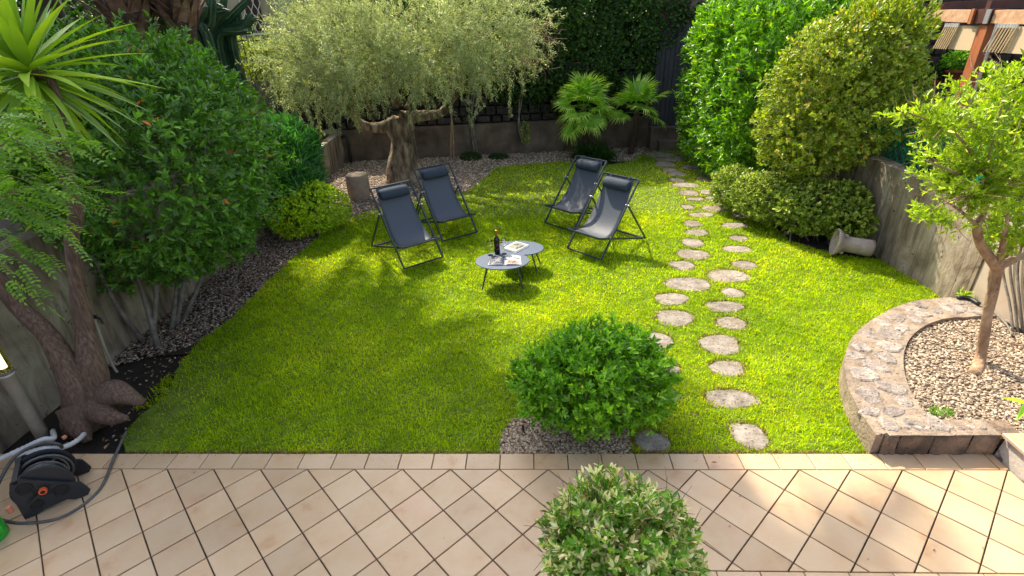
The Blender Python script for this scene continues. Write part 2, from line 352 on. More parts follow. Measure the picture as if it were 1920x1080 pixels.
# ------------------------------------------------------------------ numpy foliage
LEAF = np.array([(0,0,0),(.30,.42,.06),(.68,.36,.03),(1,0,-.10),(.68,-.36,.03),(.30,-.42,.06)])
def norm(a): return a/(np.linalg.norm(a, axis=-1, keepdims=True)+1e-9)
def leaves(P, D, U, L, W, tri=False):
    """two-quad folded leaves -> V,F"""
    D = norm(D); S = norm(np.cross(D, U)); U = np.cross(S, D); n = len(P)
    L = np.broadcast_to(np.asarray(L, float), (n,)); W = np.broadcast_to(np.asarray(W, float), (n,))
    T = LEAF
    V = P[:,None,:] + D[:,None,:]*(T[None,:,0:1]*L[:,None,None]) + S[:,None,:]*(T[None,:,1:2]*W[:,None,None]) + U[:,None,:]*(T[None,:,2:3]*L[:,None,None])
    b = np.arange(n)[:,None]*6
    F = np.concatenate([b+np.array([[0,1,2,3]]), b+np.array([[0,3,4,5]])], 1).reshape(-1, 4)
    return V.reshape(-1,3), F
def sph(n):
    v = RNG.normal(size=(n,3)); return norm(v)
def lump(d, seed, f=3.0, a=.12):
    r = np.random.default_rng(seed); s = np.zeros(len(d))
    for k in range(7):
        q = r.normal(size=3)*f*(1+k*.35); s += np.sin(d@q + r.uniform(0,6))/(1+k*.4)
    return 1 + a*s/2.2
def crown_pts(n, ells, shell=(.78,1.02), p=2.0, seed=1, amp=.1, f=3.0, box=None):
    """points spread over a union of lumpy (super)ellipsoids, with outward normals. ells: (c, r)"""
    areas = np.array([(r[0]*r[1]+r[1]*r[2]+r[0]*r[2]) for c, r in ells]); cnt = (n*areas/areas.sum()*1.25).astype(int)
    Ps, Ns = [], []
    for i, (c, r) in enumerate(ells):
        m = cnt[i]; c = np.array(c, float); r = np.array(r, float)
        if p > 2.01:      # area-uniform-ish on a rounded box
            d = RNG.uniform(-1, 1, size=(m*3,3)); ax = RNG.choice(3, m*3, p=np.array([r[1]*r[2],r[0]*r[2],r[0]*r[1]])/(r[1]*r[2]+r[0]*r[2]+r[0]*r[1]))
            d[np.arange(m*3), ax] = np.sign(RNG.uniform(-1,1,m*3)); d = d[:m]
        else: d = sph(m)
        rad = (np.abs(d)**p).sum(1)**(-1/p)
        s = d*rad[:,None]*lump(norm(d), seed+i*13, f, amp)[:,None]
        t = shell[0] + (shell[1]-shell[0])*RNG.uniform(0,1,m)**.55
        Ps.append(c + s*r*t[:,None]); Ns.append(norm(np.sign(d)*np.abs(norm(d))**(p-1)/r))
    P = np.concatenate(Ps); Nn = np.concatenate(Ns); keep = np.ones(len(P), bool)
    own = np.concatenate([np.full(len(q), i) for i, q in enumerate(Ps)])
    for i, (c, r) in enumerate(ells):
        q = ((np.abs((P-np.array(c))/np.array(r)))**p).sum(1)**(1/p)
        keep &= ~((q < shell[0]*.86) & (own != i))
    P, Nn = P[keep], Nn[keep]
    return P[:n], Nn[:n]
def clump(P, seed, f):
    r = np.random.default_rng(seed+900); v = np.zeros(len(P))
    for k in range(9):
        q = r.normal(size=3); q /= np.linalg.norm(q); v += np.sin(P@q*f*(1+.22*k) + r.uniform(0,6))
    return v/2.12
def foliage(name, ells, n, k, L, W, mat, parent, zmin=None, seed=1, p=2.0, shell=(.78,1.03), amp=.1, f=3.0, upb=.35, spread=.9, fill=.25, cut=None, lj=.3, gap=None):
    P, Nn = crown_pts(n, ells, shell, p, seed, amp, f)
    if fill:
        m = int(n*fill); P2, N2 = crown_pts(m, ells, (.35,.8), p, seed+5, 0, f); P = np.concatenate([P,P2]); Nn = np.concatenate([Nn,N2])
    kp = np.ones(len(P), bool)
    if zmin is not None: kp &= P[:,2] > zmin
    if cut is not None: kp &= cut(P)
    if gap: kp &= clump(P, seed, gap[0]) > gap[1]+RNG.normal(0,.25,len(P))
    P, Nn = P[kp], Nn[kp]; n = len(P)
    A = norm(Nn + np.array([0,0,upb]) + RNG.normal(size=(n,3))*.28)
    R1 = norm(np.cross(A, sph(n))); R2 = np.cross(A, R1)
    VV, FF, RR = [], [], []; off = 0; base_r = RNG.uniform(0,1,n)
    for j in range(k):
        an = 2*math.pi*j/k*1.0 + RNG.uniform(-.5,.5,n); rd = R1*np.cos(an)[:,None] + R2*np.sin(an)[:,None]
        sp = spread*RNG.uniform(.6,1.4,n)
        D = norm(A + rd*sp[:,None]); sc_ = RNG.uniform(1-lj,1+lj,n)
        V, F = leaves(P - A*(j*.012*L/.06), D, norm(A*1.0 - rd*.4 + RNG.normal(size=(n,3))*.15), L*sc_, W*sc_)
        VV.append(V); FF.append(F+off); off += len(V)
        RR.append(np.repeat(np.clip(base_r*.38 + RNG.uniform(0,1,n)*.62 + (RNG.uniform(0,1,n) > .994)*.5, 0, 1), 2))
    return obj(name, np.concatenate(VV), np.concatenate(FF), mat, parent, rnd=np.concatenate(RR))
def twigs(name, ells, n, mat, parent, r=.004, ln=.25, shell=(.3,.9), seed=2):
    P, Nn = crown_pts(n, ells, shell, 2, seed)
    b = MB()
    for a, q in zip(P, Nn):
        d = q + RNG.normal(size=3)*.5 + np.array([0,0,.4]); d /= np.linalg.norm(d)
        b.tube([a, a+d*ln*.5+RNG.normal(size=3)*.02, a+d*ln], [r, r*.8, r*.4], 3, False)
    return tag(b.obj(name, mat, parent), kind='stuff')
def bez(pts, n=8):
    """smooth polyline through pts (Catmull-Rom)"""
    P = [np.array(p, float) for p in pts]; P = [2*P[0]-P[1]]+P+[2*P[-1]-P[-2]]; out = []
    for i in range(1, len(P)-2):
        for j in range(n):
            t = j/n; a, b, c, d = P[i-1], P[i], P[i+1], P[i+2]
            out.append(.5*((2*b)+(-a+c)*t+(2*a-5*b+4*c-d)*t*t+(-a+3*b-3*c+d)*t**3))
    out.append(P[-2]); return out
def inside(poly, X, Y):
    poly = np.asarray(poly)[:, :2]; r = np.zeros(len(X), bool); j = len(poly)-1
    for i in range(len(poly)):
        xi, yi = poly[i]; xj, yj = poly[j]
        c = ((yi > Y) != (yj > Y)) & (X < (xj-xi)*(Y-yi)/(yj-yi+1e-12)+xi); r ^= c; j = i
    return r
def edge_dist(poly, X, Y):
    poly = np.asarray(poly)[:, :2]; d = np.full(len(X), 9.0)
    for i in range(len(poly)):
        a, b = poly[i-1], poly[i]; ab = b-a; t = np.clip(((X-a[0])*ab[0]+(Y-a[1])*ab[1])/(ab@ab+1e-9), 0, 1)
        d = np.minimum(d, np.hypot(X-a[0]-t*ab[0], Y-a[1]-t*ab[1]))
    return d
def sheet(name, poly, z, mat, **k):
    from mathutils.geometry import tessellate_polygon
    V = [(p[0], p[1], z) for p in poly]; F = [tuple(t) for t in tessellate_polygon([[Vector(v) for v in V]])]
    o = struct(name, V, F, mat)
    if o.data.polygons[0].normal.z < 0: o.data.flip_normals()
    return o
ICO_V = None
def ico():
    t = (1+5**.5)/2
    v = norm(np.array([(-1,t,0),(1,t,0),(-1,-t,0),(1,-t,0),(0,-1,t),(0,1,t),(0,-1,-t),(0,1,-t),(t,0,-1),(t,0,1),(-t,0,-1),(-t,0,1)], float))
    f = np.array([(0,11,5),(0,5,1),(0,1,7),(0,7,10),(0,10,11),(1,5,9),(5,11,4),(11,10,2),(10,7,6),(7,1,8),(3,9,4),(3,4,2),(3,2,6),(3,6,8),(3,8,9),(4,9,5),(2,4,11),(6,2,10),(8,6,7),(9,8,1)])
    return v, f
def pebbles(name, X, Y, z, size, mat, seed=0):
    n = len(X); v, f = ico()
    a = RNG.uniform(0, 2*math.pi, n); s = np.stack([size*RNG.uniform(.7,1.5,n), size*RNG.uniform(.5,1.0,n), size*RNG.uniform(.35,.6,n)], 1)
    V = v[None]*s[:,None,:]*RNG.uniform(.85,1.15,size=(n,12,1))
    tilt = RNG.uniform(-.5,.5,n); ct, st = np.cos(tilt)[:,None], np.sin(tilt)[:,None]
    x, y, zz = V[...,0], V[...,1], V[...,2]; x, zz = x*ct-zz*st, x*st+zz*ct
    ca, sa = np.cos(a)[:,None], np.sin(a)[:,None]
    V = np.stack([x*ca-y*sa+X[:,None], x*sa+y*ca+Y[:,None], zz+np.asarray(z+RNG.uniform(0,.8,n)*size*.6)[:,None]], -1)
    F = (f[None]+np.arange(n)[:,None,None]*12).reshape(-1,3)
    return obj(name, V.reshape(-1,3), F, mat, smooth=True, rnd=np.repeat(RNG.uniform(0,1,n), 20))

# ================================================================== THE SETTING
YB = 2.827                                            # back edge of the diagonal tile field
YE = 2.985                                            # back edge of the border row
struct('ground', [(-70,-40,-.07),(70,-40,-.07),(70,90,-.07),(-70,90,-.07)], [(0,1,2,3)], MT['soil'])

# lawn outline (world), from its traced edge
px = lambda L, z=0: [G(a, b, z)[:2] for a, b in L]
lawn = px([(232,856),(225,815),(262,775),(318,735),(330,690),(372,640),(440,590),(500,528),(555,478),(602,440),(640,414),(690,394),(740,381),(810,366),(872,358),(905,335),(930,312),(1000,305),(1060,301),(1120,311),(1180,302),(1212,284),(1300,278),(1345,300),(1392,360),(1425,402),(1480,450),(1560,474),(1650,486),(1722,528),(1765,555),(1705,571),(1645,606),(1603,650),(1592,700),(1612,762),(1650,830),(1655,856),(1188,856),(1180,800),(1100,765),(960,782),(938,815),(936,856)])
lawn[0][1] = lawn[-1][1] = lawn[-7][1] = lawn[-6][1] = YE+.004
sheet('lawn', lawn, -.018, MT['lawnbase'])
ballbed = [lawn[i] for i in range(-5, 0)]
# planting soil / gravel sheets
sheet('gravel_path_back', px([(650,440),(700,400),(760,385),(880,362),(905,335),(930,312),(1060,301),(1195,300)]) + [(4.2,13.9),(-4.7,13.0),(-4.75,8.5)], -.035, MT['gravelbase'])
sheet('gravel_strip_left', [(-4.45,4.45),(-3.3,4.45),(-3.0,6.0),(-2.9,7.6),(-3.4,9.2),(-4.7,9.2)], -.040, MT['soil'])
sheet('gravel_bed_small', [(-.25,YE+.004),(1.35,YE+.004),(1.35,3.6),(-.25,3.6)], -.030, MT['gravelbase'])

# ---- patio
patio = struct('patio', [(-7,-1.5,-.012),(3.6,-1.5,-.012),(3.6,YE,-.012),(-7,YE,-.012),(-7,-1.5,-.2),(3.6,-1.5,-.2),(3.6,YE,-.2),(-7,YE,-.2)], [(0,1,2,3),(7,6,5,4),(2,6,7,3),(0,4,5,1),(0,3,7,4),(1,5,6,2)], MT['grout'])
def clip(poly, axis, val, sign):
    out = []
    for i in range(len(poly)):
        a, b = poly[i-1], poly[i]; da, db = sign*(a[axis]-val), sign*(b[axis]-val)
        if (da <= 0) != (db <= 0):
            t = da/(da-db); out.append((a[0]+(b[0]-a[0])*t, a[1]+(b[1]-a[1])*t))
        if db <= 0: out.append(b)
    return out
def area(p): return abs(sum(p[i-1][0]*p[i][1]-p[i][0]*p[i-1][1] for i in range(len(p))))/2
TD = .37; tile_mesh = None; g = .0036
def tile(poly, dz=0):
    b = MB().prism(poly, -.02, .006+dz, .004)
    V = np.array(b.V); c = np.array([np.mean([p[0] for p in poly]), np.mean([p[1] for p in poly]), 0])
    o = obj('tile', V-c, b.F, MT['tile']); o.parent = patio; o.location = c; return o
def tile_field(y0, y1, x0, x1):
    global tile_mesh
    i0 = int((x0)/TD+9.264)-1; i1 = int((x1)/TD+9.264)+2
    kmax = int((YB-y0)/(TD/2))+2; kmin = int((YB-y1)/(TD/2))-2
    for k in range(kmin, kmax):
        for i in range(i0, i1):
            cx = (i-9.264+(.5 if k % 2 else 0))*TD; cy = YB-k*TD/2
            h = TD/2-g*1.7
            poly = [(cx-h,cy),(cx,cy-h),(cx+h,cy),(cx,cy+h)]
            full = x0+g < cx-h and cx+h < x1-g and cy-h > y0+g and cy+h < y1-g
            if not full:
                for ax, v, s in ((0,x0+g,-1),(0,x1-g,1),(1,y0+g,-1),(1,y1-g,1)):
                    poly = clip(poly, ax, v, s)
                    if len(poly) < 3: break
                if len(poly) < 3 or area(poly) < .0012: continue
                tile(poly)
            else:
                if tile_mesh is None: tile_mesh = tile(poly).data; o = None; continue
                o = bpy.data.objects.new('tile', tile_mesh); COL.objects.link(o); o.parent = patio
                o.location = (cx, cy, RNG.uniform(-.0012,.0012)); o.rotation_euler = (RNG.normal()*.004, RNG.normal()*.004, RNG.normal()*.003)
x = -.541 - .2605*20
while x < 3.44:
    x1 = min(x+.2605, 3.43)
    if x1-x > .04 and x > -4.5: tile([(x+g,YB+g),(x1-g,YB+g),(x1-g,YE),(x+g,YE)])
    x += .2605
tile_field(1.30, YB, -4.35, .30)
tile_field(2.03, YB, .30, 3.43)
x = .30
while x < 3.43:
    x1 = min(x+.2605, 3.43); tile([(x+g,1.87+g),(x1-g,1.87+g),(x1-g,2.03-g),(x+g,2.03-g)]); x += .2605
tile_field(1.30, 1.87, .30, 2.8)

# ---- garden path: stepping stones
path = struct('garden_path', [(p[0], p[1], -.028) for p in px([(1195,300),(1300,283),(1430,480),(1440,850),(1190,850),(1240,480)])], [(5,4,3,2,1,0)], MT['soil'])
ST = [(1289.7,387.6,22,9),(1360,389.7,92,12),(1315,401.6,50,8),(1386,404,31,8),(1298.6,418.5,32,12),(1378,421.7,49,11),(1307,435,43,12),(1385,445.5,36,10),(1299,454,40,16),(1381.6,466,54,12),(1299.5,476,62,18),(1279,496.5,46,17),(1395.5,495.6,45,16),(1365,515.7,77,23),(1289.7,531,84,25),(1374,548,42,16),
 (1291,361,36,10),(1285,346,50,9),(1269,337,30,8),(1269,325,34,8),(1256,317.7,30,8),(1246.7,306.7,40,9),(1350.5,360,74,11),(1355,346.7,50,10),(1325,334,40,8),(1379,372,34,10),(1305,372,34,6),(1301,312.6,46,9),(1236,289,54,9),(1290,296,62,9),(1320,321,40,8),(1250,298,40,7),(1340,371,34,6),(1310,303,36,7),
 (1259.3,559,62,21),(1358.7,573,70,20),(1265,594,70,30),(1371.8,604.2,56,23),(1230.3,636.3,62,28),(1350,644,77,33),(1245,689.7,60,22),(1364,688.8,67,27),(1240,744,70,24),(1371,746,94,34),(1404.5,815,64,46),(1222,827,66,42)]
stone_polys = []
for (cx, cy, ww, hh) in ST:
    c = G(cx, cy); a = G(cx+ww/2, cy); b = G(cx, cy-hh/2); rx = np.linalg.norm(a-c); ry = np.linalg.norm(b-c)
    rx = max(rx, .09); ry = max(ry, .075); n = 16; ph = random.random()*6; poly = []
    for k in range(n):
        an = 2*math.pi*k/n; e = 2.5
        q = (abs(math.cos(an))**e+abs(math.sin(an))**e)**(-1/e)*(1+.07*math.sin(2*an+ph)+.08*math.sin(3*an+ph*2)+.05*math.sin(5*an+ph*3)+random.uniform(-.03,.03))
        poly.append((c[0]+rx*1.02*q*math.cos(an), c[1]+ry*1.02*q*math.sin(an)))
    stone_polys.append((poly, c, rx, ry))
    b = MB().prism(poly, -.06, random.uniform(-.012,-.004), .010)
    b.obj('stepping_stone', MT['slab'], path)

# ================================================================== WALLS
def board_wall(name, p0, p1, z0a, z1a, z1b, th, side, mat, label, cat, bw=.17, rel=.003):
    """vertical board-marked concrete wall from p0 to p1; the marked face looks to `side` (+1: left of travel)"""
    p0 = np.array(p0, float); p1 = np.array(p1, float); d = p1-p0; Ln = np.linalg.norm(d); d /= Ln; nrm = np.array([-d[1], d[0]])*side
    prof = []; s = 0
    while s < Ln-.02:
        e = min(s+bw*random.uniform(.85,1.2), Ln); o = random.uniform(0, rel); prof += [(s+.004,o),(e-.004,o)] + ([(e-.0015,-.003),(e+.0015,-.003)] if random.random() < .7 else []); s = e
    prof = [q for q in prof]
    prof = [(0,0)]+[q for q in prof if q[0] <= Ln]+[(Ln,0)]
    rows = 7; V = []; F = []
    for r in range(rows+1):
        f = r/rows
        for (s, o) in prof:
            zt = z1a+(z1b-z1a)*s/Ln; q = p0+d*s+nrm*o; V.append((q[0], q[1], z0a+(zt-z0a)*f))
    m = len(prof)
    for r in range(rows):
        for i in range(m-1): F.append((r*m+i, r*m+i+1, (r+1)*m+i+1, (r+1)*m+i))
    n0 = len(V)
    for (q, zt) in ((p0, z1a), (p1, z1b)):
        bq = q - nrm*th; V += [(bq[0], bq[1], z0a), (bq[0], bq[1], zt)]
    F.append((n0, n0+1, rows*m, 0)); F.append((m-1, rows*m+m-1, n0+3, n0+2)); F.append((n0, n0+2, n0+3, n0+1))
    F.append(tuple([rows*m+i for i in range(m)]+[n0+3, n0+1]))
    root = thing(name, ((p0[0]+p1[0])/2, (p0[1]+p1[1])/2, z0a), label, cat)
    obj('wall_face', V, F, mat, root); return root
board_wall('concrete_wall', (-4.42,-.5), (-4.55,9.7), -.06, 1.5, 1.35, .22, -1, MT['concrete'], 'long brown board-marked concrete retaining wall behind the left tree trunks', 'wall')
board_wall('concrete_wall', (-4.66,9.7), (-4.74,13.0), -.06, .64, .68, .2, -1, MT['concrete'], 'low pale concrete planter wall left of the concrete stool', 'wall', .2)
board_wall('concrete_wall', (4.80,12.6), (4.76,5.15), -.06, 1.16, 1.12, .22, -1, MT['concrete'], 'grey board-marked concrete wall behind the fallen clay pipe', 'wall', .17)
board_wall('concrete_wall', (4.775,5.145), (4.775,1.2), -.06, 1.12, 1.08, .22, -1, MT['plaster'], 'tan plastered wall behind the curved stone planter', 'wall', 1.2, .002)
board_wall('concrete_wall', (-4.85,13.02), (3.05,13.95), -.06, .73, .73, .3, -1, MT['concrete2'], 'low stained concrete wall behind the olive tree', 'wall', 1.3, .003)
# earth banks behind the walls
def bank(name, x0, x1, y0, y1, z0, z1):
    MB().box(((x0+x1)/2,(y0+y1)/2,(z0+z1)/2), (x1-x0,y1-y0,z1-z0)).struct(name, MT['soil'])
bank('left_bank', -14, -4.79, -.5, 9.68, -.06, 1.25)
bank('left_rear_bank', -14, -4.96, 9.685, 13.3, -.065, .56)
bank('neighbour_terrace', 5.03, 16, .5, 17, -.06, 1.02)

# lava stone wall above the low concrete wall
lw = thing('stone_wall', (-.9, 13.6, .73), 'dark lava stone wall on top of the low concrete wall behind the olive tree', 'wall')
def wline(s): return np.array([-6.3+s*9.35, 12.93+s*1.10+.08])
ang = math.atan2(1.10, 9.35); Lw = math.hypot(9.35, 1.10)
b = MB(); c = wline(.5); b.box((c[0]+.03, c[1]+.22, 1.36), (Lw, .2, 1.2), ang); b.obj('mortar_core', MT['concrete2'], lw)
zz = .735; row = 0
while zz < 1.85:
    hgt = random.uniform(.18,.27); s = random.uniform(0,.02)
    while s < 1:
        wd = random.uniform(.2,.42)/Lw; e = min(s+wd, 1); a_, b_ = wline(s+.001), wline(e-.001); n = np.array([math.sin(ang), -math.cos(ang)])
        pr = random.uniform(.0,.04); bb = MB(); q0, q1 = a_+n*.0, b_+n*.0
        j = lambda: random.uniform(-.012,.012)
        P8 = []
        for dz in (0, 1):
            for (q, o) in ((a_, 0), (b_, 0)):
                P8.append((q[0]+n[0]*(.0)-n[0]*.10, q[1]-n[1]*.10, zz+.006+dz*(hgt-.012)))
        fr = []
        for dz in (0, 1):
            for q, u in ((a_, 1), (b_, -1)):
                fr.append((q[0]+n[0]*(.05+pr)+math.cos(ang)*u*.02+j(), q[1]+n[1]*(.05+pr)+j(), zz+.006+dz*(hgt-.012)+(.018 if dz == 0 else -.018)+j()))
        mid = np.mean(fr, 0)+np.array([n[0],n[1],0])*.015
        V8 = P8+fr+[tuple(mid)]
        bb.add(V8, [(0,1,3,2),(0,4,5,1),(1,5,7,3),(3,7,6,2),(2,6,4,0),(4,8,5),(5,8,7),(7,8,6),(6,8,4)])
        bb.obj('stone', MT['lava'], lw); s = e
    zz += hgt

# neighbour's stone wall, upper right
nw = thing('stone_wall', (9.5, 13.8, 1.02), 'neighbour black lava stone wall behind the terracotta pots', 'wall')
MB().box((10.0,14.0,2.3), (7.0,.24,2.6)).obj('mortar_core', MT['lava'], nw)
zz = 1.02
while zz < 3.5:
    hgt = random.uniform(.26,.42); x = 6.7
    while x < 13.2:
        wd = random.uniform(.28,.55); e = x+wd; j = lambda: random.uniform(-.02,.02); pr = random.uniform(.03,.09)
        V8 = [(x+.01,13.9,zz+.01),(e-.01,13.9,zz+.01),(x+.01,13.9,zz+hgt-.01),(e-.01,13.9,zz+hgt-.01),
              (x+.04+j(),13.86-pr,zz+.04+j()),(e-.04+j(),13.86-pr,zz+.04+j()),(x+.04+j(),13.86-pr,zz+hgt-.04+j()),(e-.04+j(),13.86-pr,zz+hgt-.04+j()),((x+e)/2,13.83-pr,zz+hgt/2)]
        bb = MB().add(V8, [(0,4,5,1),(1,5,7,3),(3,7,6,2),(2,6,4,0),(4,8,5),(5,8,7),(7,8,6),(6,8,4)]); bb.obj('stone', MT['lava'], nw)
        x = e
    zz += hgt

# ---- curved stone planter on the right
outer = [G(a,b,.2)[:2] for a,b in [(1645,815),(1600,745),(1584,680),(1598,632),(1638,596),(1700,566),(1780,556),(1836,562)]]
inner = [G(a,b,.2)[:2] for a,b in [(1765,800),(1722,755),(1698,700),(1697,655),(1718,620),(1765,597),(1815,592),(1850,590)]]
outer[0][1] = 2.99; outer = np.array(bez(outer, 5)); inner = np.array(bez(inner, 5)); outer[-1][0] = inner[-1][0] = 4.72
outer[:,0] = np.minimum(outer[:,0], 4.76); inner[:,0] = np.minimum(inner[:,0], 4.76)
inner[0] = (3.2, 3.14)
pl = thing('stone_planter', (3.3,3.6,-.03), 'low curved planter wall of grey lava stones set in mortar round the pebble bed', 'planter')
V = []; F = []; m = len(outer)
for i in range(m):
    for q, z in ((outer[i],-.06),(outer[i],.188),(inner[i],.188),(inner[i],-.06)):
        jz = random.uniform(-.006,.006) if z > 0 else 0
        V.append((q[0], q[1], z+jz))
for i in range(m-1):
    for k in range(3): F.append((i*4+k, i*4+k+1, (i+1)*4+k+1, (i+1)*4+k))
    F.append((i*4+3, i*4, (i+1)*4, (i+1)*4+3))
F += [(3,2,1,0), (m*4-4,m*4-3,m*4-2,m*4-1)]
obj('mortar', V, F, MT['mortar'], pl)
MB().box((3.10,3.09,.058), (.98,.14,.24)).obj('mortar_base', MT['lavawarm'], pl)
# cap stones set in the mortar
placed = []
tries = 0
while tries < 9000 and len(placed) < 130:
    tries += 1; t = random.random()*(m-1); i = int(t); f = t-i; u = random.uniform(.06,.94)
    o_ = outer[i]*(1-f)+outer[min(i+1,m-1)]*f; n_ = inner[i]*(1-f)+inner[min(i+1,m-1)]*f; c = o_*(1-u)+n_*u
    r = random.uniform(.085,.15) if len(placed) < 40 else random.uniform(.035,.07)
    wd_ = np.linalg.norm(o_-n_)
    if u*wd_ < r*.85 or (1-u)*wd_ < r*.85: continue
    if any(np.hypot(*(c-q)) < (r+rq)*.84 for q, rq in placed): continue
    if c[0] > 4.6 or c[1] < 3.08: continue
    placed.append((c, r))
for c, r in placed:
    n = 12; ph = random.random()*6; st = random.uniform(.68,.95); ra = random.random()*3
    poly = []
    for k in range(n):
        an = 2*math.pi*k/n; q = r*(1+random.uniform(-.22,.12)); a_, b_ = q*math.cos(an), q*st*math.sin(an)
        poly.append((c[0]+a_*math.cos(ra)-b_*math.sin(ra), c[1]+a_*math.sin(ra)+b_*math.cos(ra)))
    MB().prism(poly, .15, .1975+random.uniform(-.004,.005), .016).obj('stone', MT['lavagrey'], pl)
V = []; F = []
for i in range(13):
    x = 2.62+(3.42-2.62)*i/12; V += [(x,2.985+random.uniform(-.004,.004),.184),(x,2.985+random.uniform(-.006,.004),.1925),(x,3.15,.1935)]
for i in range(12): F += [(i*3,i*3+3,i*3+4,i*3+1),(i*3+1,i*3+4,i*3+5,i*3+2)]
obj('mortar_edge', V, F, MT['mortar'], pl)
for k in range(9):
    c = (2.72+k*.078, 3.055+random.uniform(-.015,.02)); r = random.uniform(.03,.042); poly = []
    for q in range(8): an = math.pi*2*q/8; e = r*random.uniform(.8,1.15); poly.append((c[0]+e*1.1*math.cos(an), c[1]+e*.8*math.sin(an)))
    MB().prism(poly, .15, .199+random.uniform(-.003,.004), .01).obj('stone', MT['lavagrey'], pl)
# front facing blocks
x = 2.60
for wd in (.115,.25,.27,.21):
    b = MB(); n = 0
    V8 = []
    gx, gz = 9, 6
    for iz in range(gz+1):
        for ix in range(gx+1):
            ex = ix in (0,gx) or iz in (0,gz)
            V8.append((x+.003+(wd-.006)*ix/gx+(0 if ix in (0,gx) else random.uniform(-.008,.008))+.02*(iz/gz-.5)*(1 if int(x*100)%2 else -1)*(0 if ix not in (0,gx) else .3), 2.995-(random.uniform(0,.006) if ex else random.uniform(.006,.026)), -.03+.212*iz/gz+(0 if ex else random.uniform(-.005,.005))))
    Fb = [(iz*(gx+1)+ix, iz*(gx+1)+ix+1, (iz+1)*(gx+1)+ix+1, (iz+1)*(gx+1)+ix) for iz in range(gz) for ix in range(gx)]
    nb = len(V8)
    for k in range(gx+1): V8.append((x+.004+(wd-.008)*k/gx, 3.12, .186))
    Fb += [(gz*(gx+1)+k, gz*(gx+1)+k+1, nb+k+1, nb+k) for k in range(gx)]
    b.add(V8, Fb); autosmooth(b.obj('stone_block', MT['lavawarm'], pl), 80); x += wd
sheet('planter_fill', [tuple(q) for q in inner[::1]]+[(4.76,3.0),(3.45,2.99),(3.3,3.1)], .150, MT['gravelbase'])

# ---- raised tiled step at the right edge
stp = thing('tiled_step', (3.9,2.0,0), 'raised step with cream tile top and grey plaster side, right patio edge', 'step')
MB().add([(3.44,2.98,-.01),(3.44,0.4,-.01),(4.76,0.4,-.01),(4.76,2.98,-.01),(3.465,2.98,.188),(3.445,0.4,.188),(4.76,0.4,.188),(4.76,2.98,.188)],
   [(0,3,2,1),(4,5,6,7),(0,1,5,4),(1,2,6,5),(2,3,7,6),(3,0,4,7)]).obj('plaster_side', MT['greyplaster'], stp)
yy = 2.99
while yy > .9:
    xx = 3.425
    while xx < 4.7:
        MB().prism([(xx,yy-.3),(xx+.297,yy-.3),(xx+.297,yy-.003),(xx,yy-.003)], .186, .212, .006).obj('tile', MT['tile'], stp); xx += .3
    yy -= .3

# ---- back gate and steps
gt = thing('wooden_gate', (3.6,13.75,.5), 'dark slatted garden gate between the ivy hedge and the laurel hedge', 'gate')
x = 3.05
while x < 4.5:
    MB().box((x+.05, 13.80+random.uniform(0,.008), 1.66), (.098,.03,2.3)).obj('slat', MT['door'], gt); x += .108
MB().box((3.8,13.83,.56), (1.6,.03,.08)).obj('rail', MT['door'], gt)
MB().box((3.8,13.83,2.6), (1.6,.03,.08)).obj('rail', MT['door'], gt)
MB().box((3.27,13.775,1.62), (.05,.02,.06)).obj('lock', MT['blackplastic'], gt)
MB().box((3.85,13.72,.235), (1.65,.35,.53)).struct('door_step', MT['concrete2'])
MB().box((3.95,13.40,.09), (1.5,.30,.24)).struct('lower_step', MT['concrete2'])
MB().box((4.0,14.05,1.8), (2.2,.12,3.8)).struct('rear_wall', MT['concrete2'])

# ---- slatted fence rear left
sf = thing('slatted_fence', (-6.2,13.2,.56), 'grey brown vertical slatted fence panel hanging behind the oleander', 'fence')
MB().box((-5.28,13.12,1.24), (.075,.06,1.42)).obj('post', MT['slat'], sf)
MB().box((-6.85,13.12,1.24), (.09,.06,1.42)).obj('post', MT['slat'], sf)
for k in range(12): MB().box((-6.74+k*.122+.02, 13.15+random.uniform(0,.01), 1.24), (.1,.022,1.38)).obj('slat', MT['slat'], sf)
for z in (.75,1.75): MB().box((-6.05,13.19,z), (1.6,.03,.07)).obj('rail', MT['slat'], sf)

# ================================================================== GRAVEL
def scatter_poly(poly, n, ymax=99):
    P = np.array(poly)[:, :2]; lo, hi = P.min(0), P.max(0)
    X = RNG.uniform(lo[0], hi[0], n); Y = RNG.uniform(lo[1], hi[1], n); k = inside(P, X, Y); return X[k], Y[k]
inpoly = [tuple(q) for q in inner]+[(4.76,3.0),(3.45,2.99),(3.3,3.1)]
X, Y = scatter_poly(inpoly, 9500)
tag(pebbles('planter_pebbles', X, Y, .152, .0145, MT['pebble']), 'pale beige pebbles filling the curved stone planter', 'pebbles', kind='stuff')
lawn_np = np.array(lawn)
backbed = px([(640,440),(700,398),(760,385),(880,360),(905,335),(930,312),(1060,301),(1195,300)]) + [(3.0,13.85),(-4.7,13.0),(-4.7,8.3)]
X, Y = scatter_poly(backbed, 26000)
tag(pebbles('back_gravel', X, Y, -.030, .021, MT['pebbledark']), 'brown grey gravel under the olive tree in front of the low wall', 'gravel', kind='stuff')
X, Y = scatter_poly([(-4.45,4.2),(-3.9,4.5),(-3.35,5.0),(-3.0,6.0),(-2.6,7.0),(-2.9,8.6),(-4.6,9.0)], 20000)
k = ~inside(lawn_np, X, Y); X, Y = X[k], Y[k]
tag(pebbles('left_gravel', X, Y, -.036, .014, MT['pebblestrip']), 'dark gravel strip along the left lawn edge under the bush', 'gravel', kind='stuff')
X, Y = scatter_poly([(-.30,YE+.01),(1.2,YE+.01),(1.1,3.5),(.4,3.6),(-.3,3.5)], 6500); k = ~inside(lawn_np, X, Y) & (Y > YE+.012)
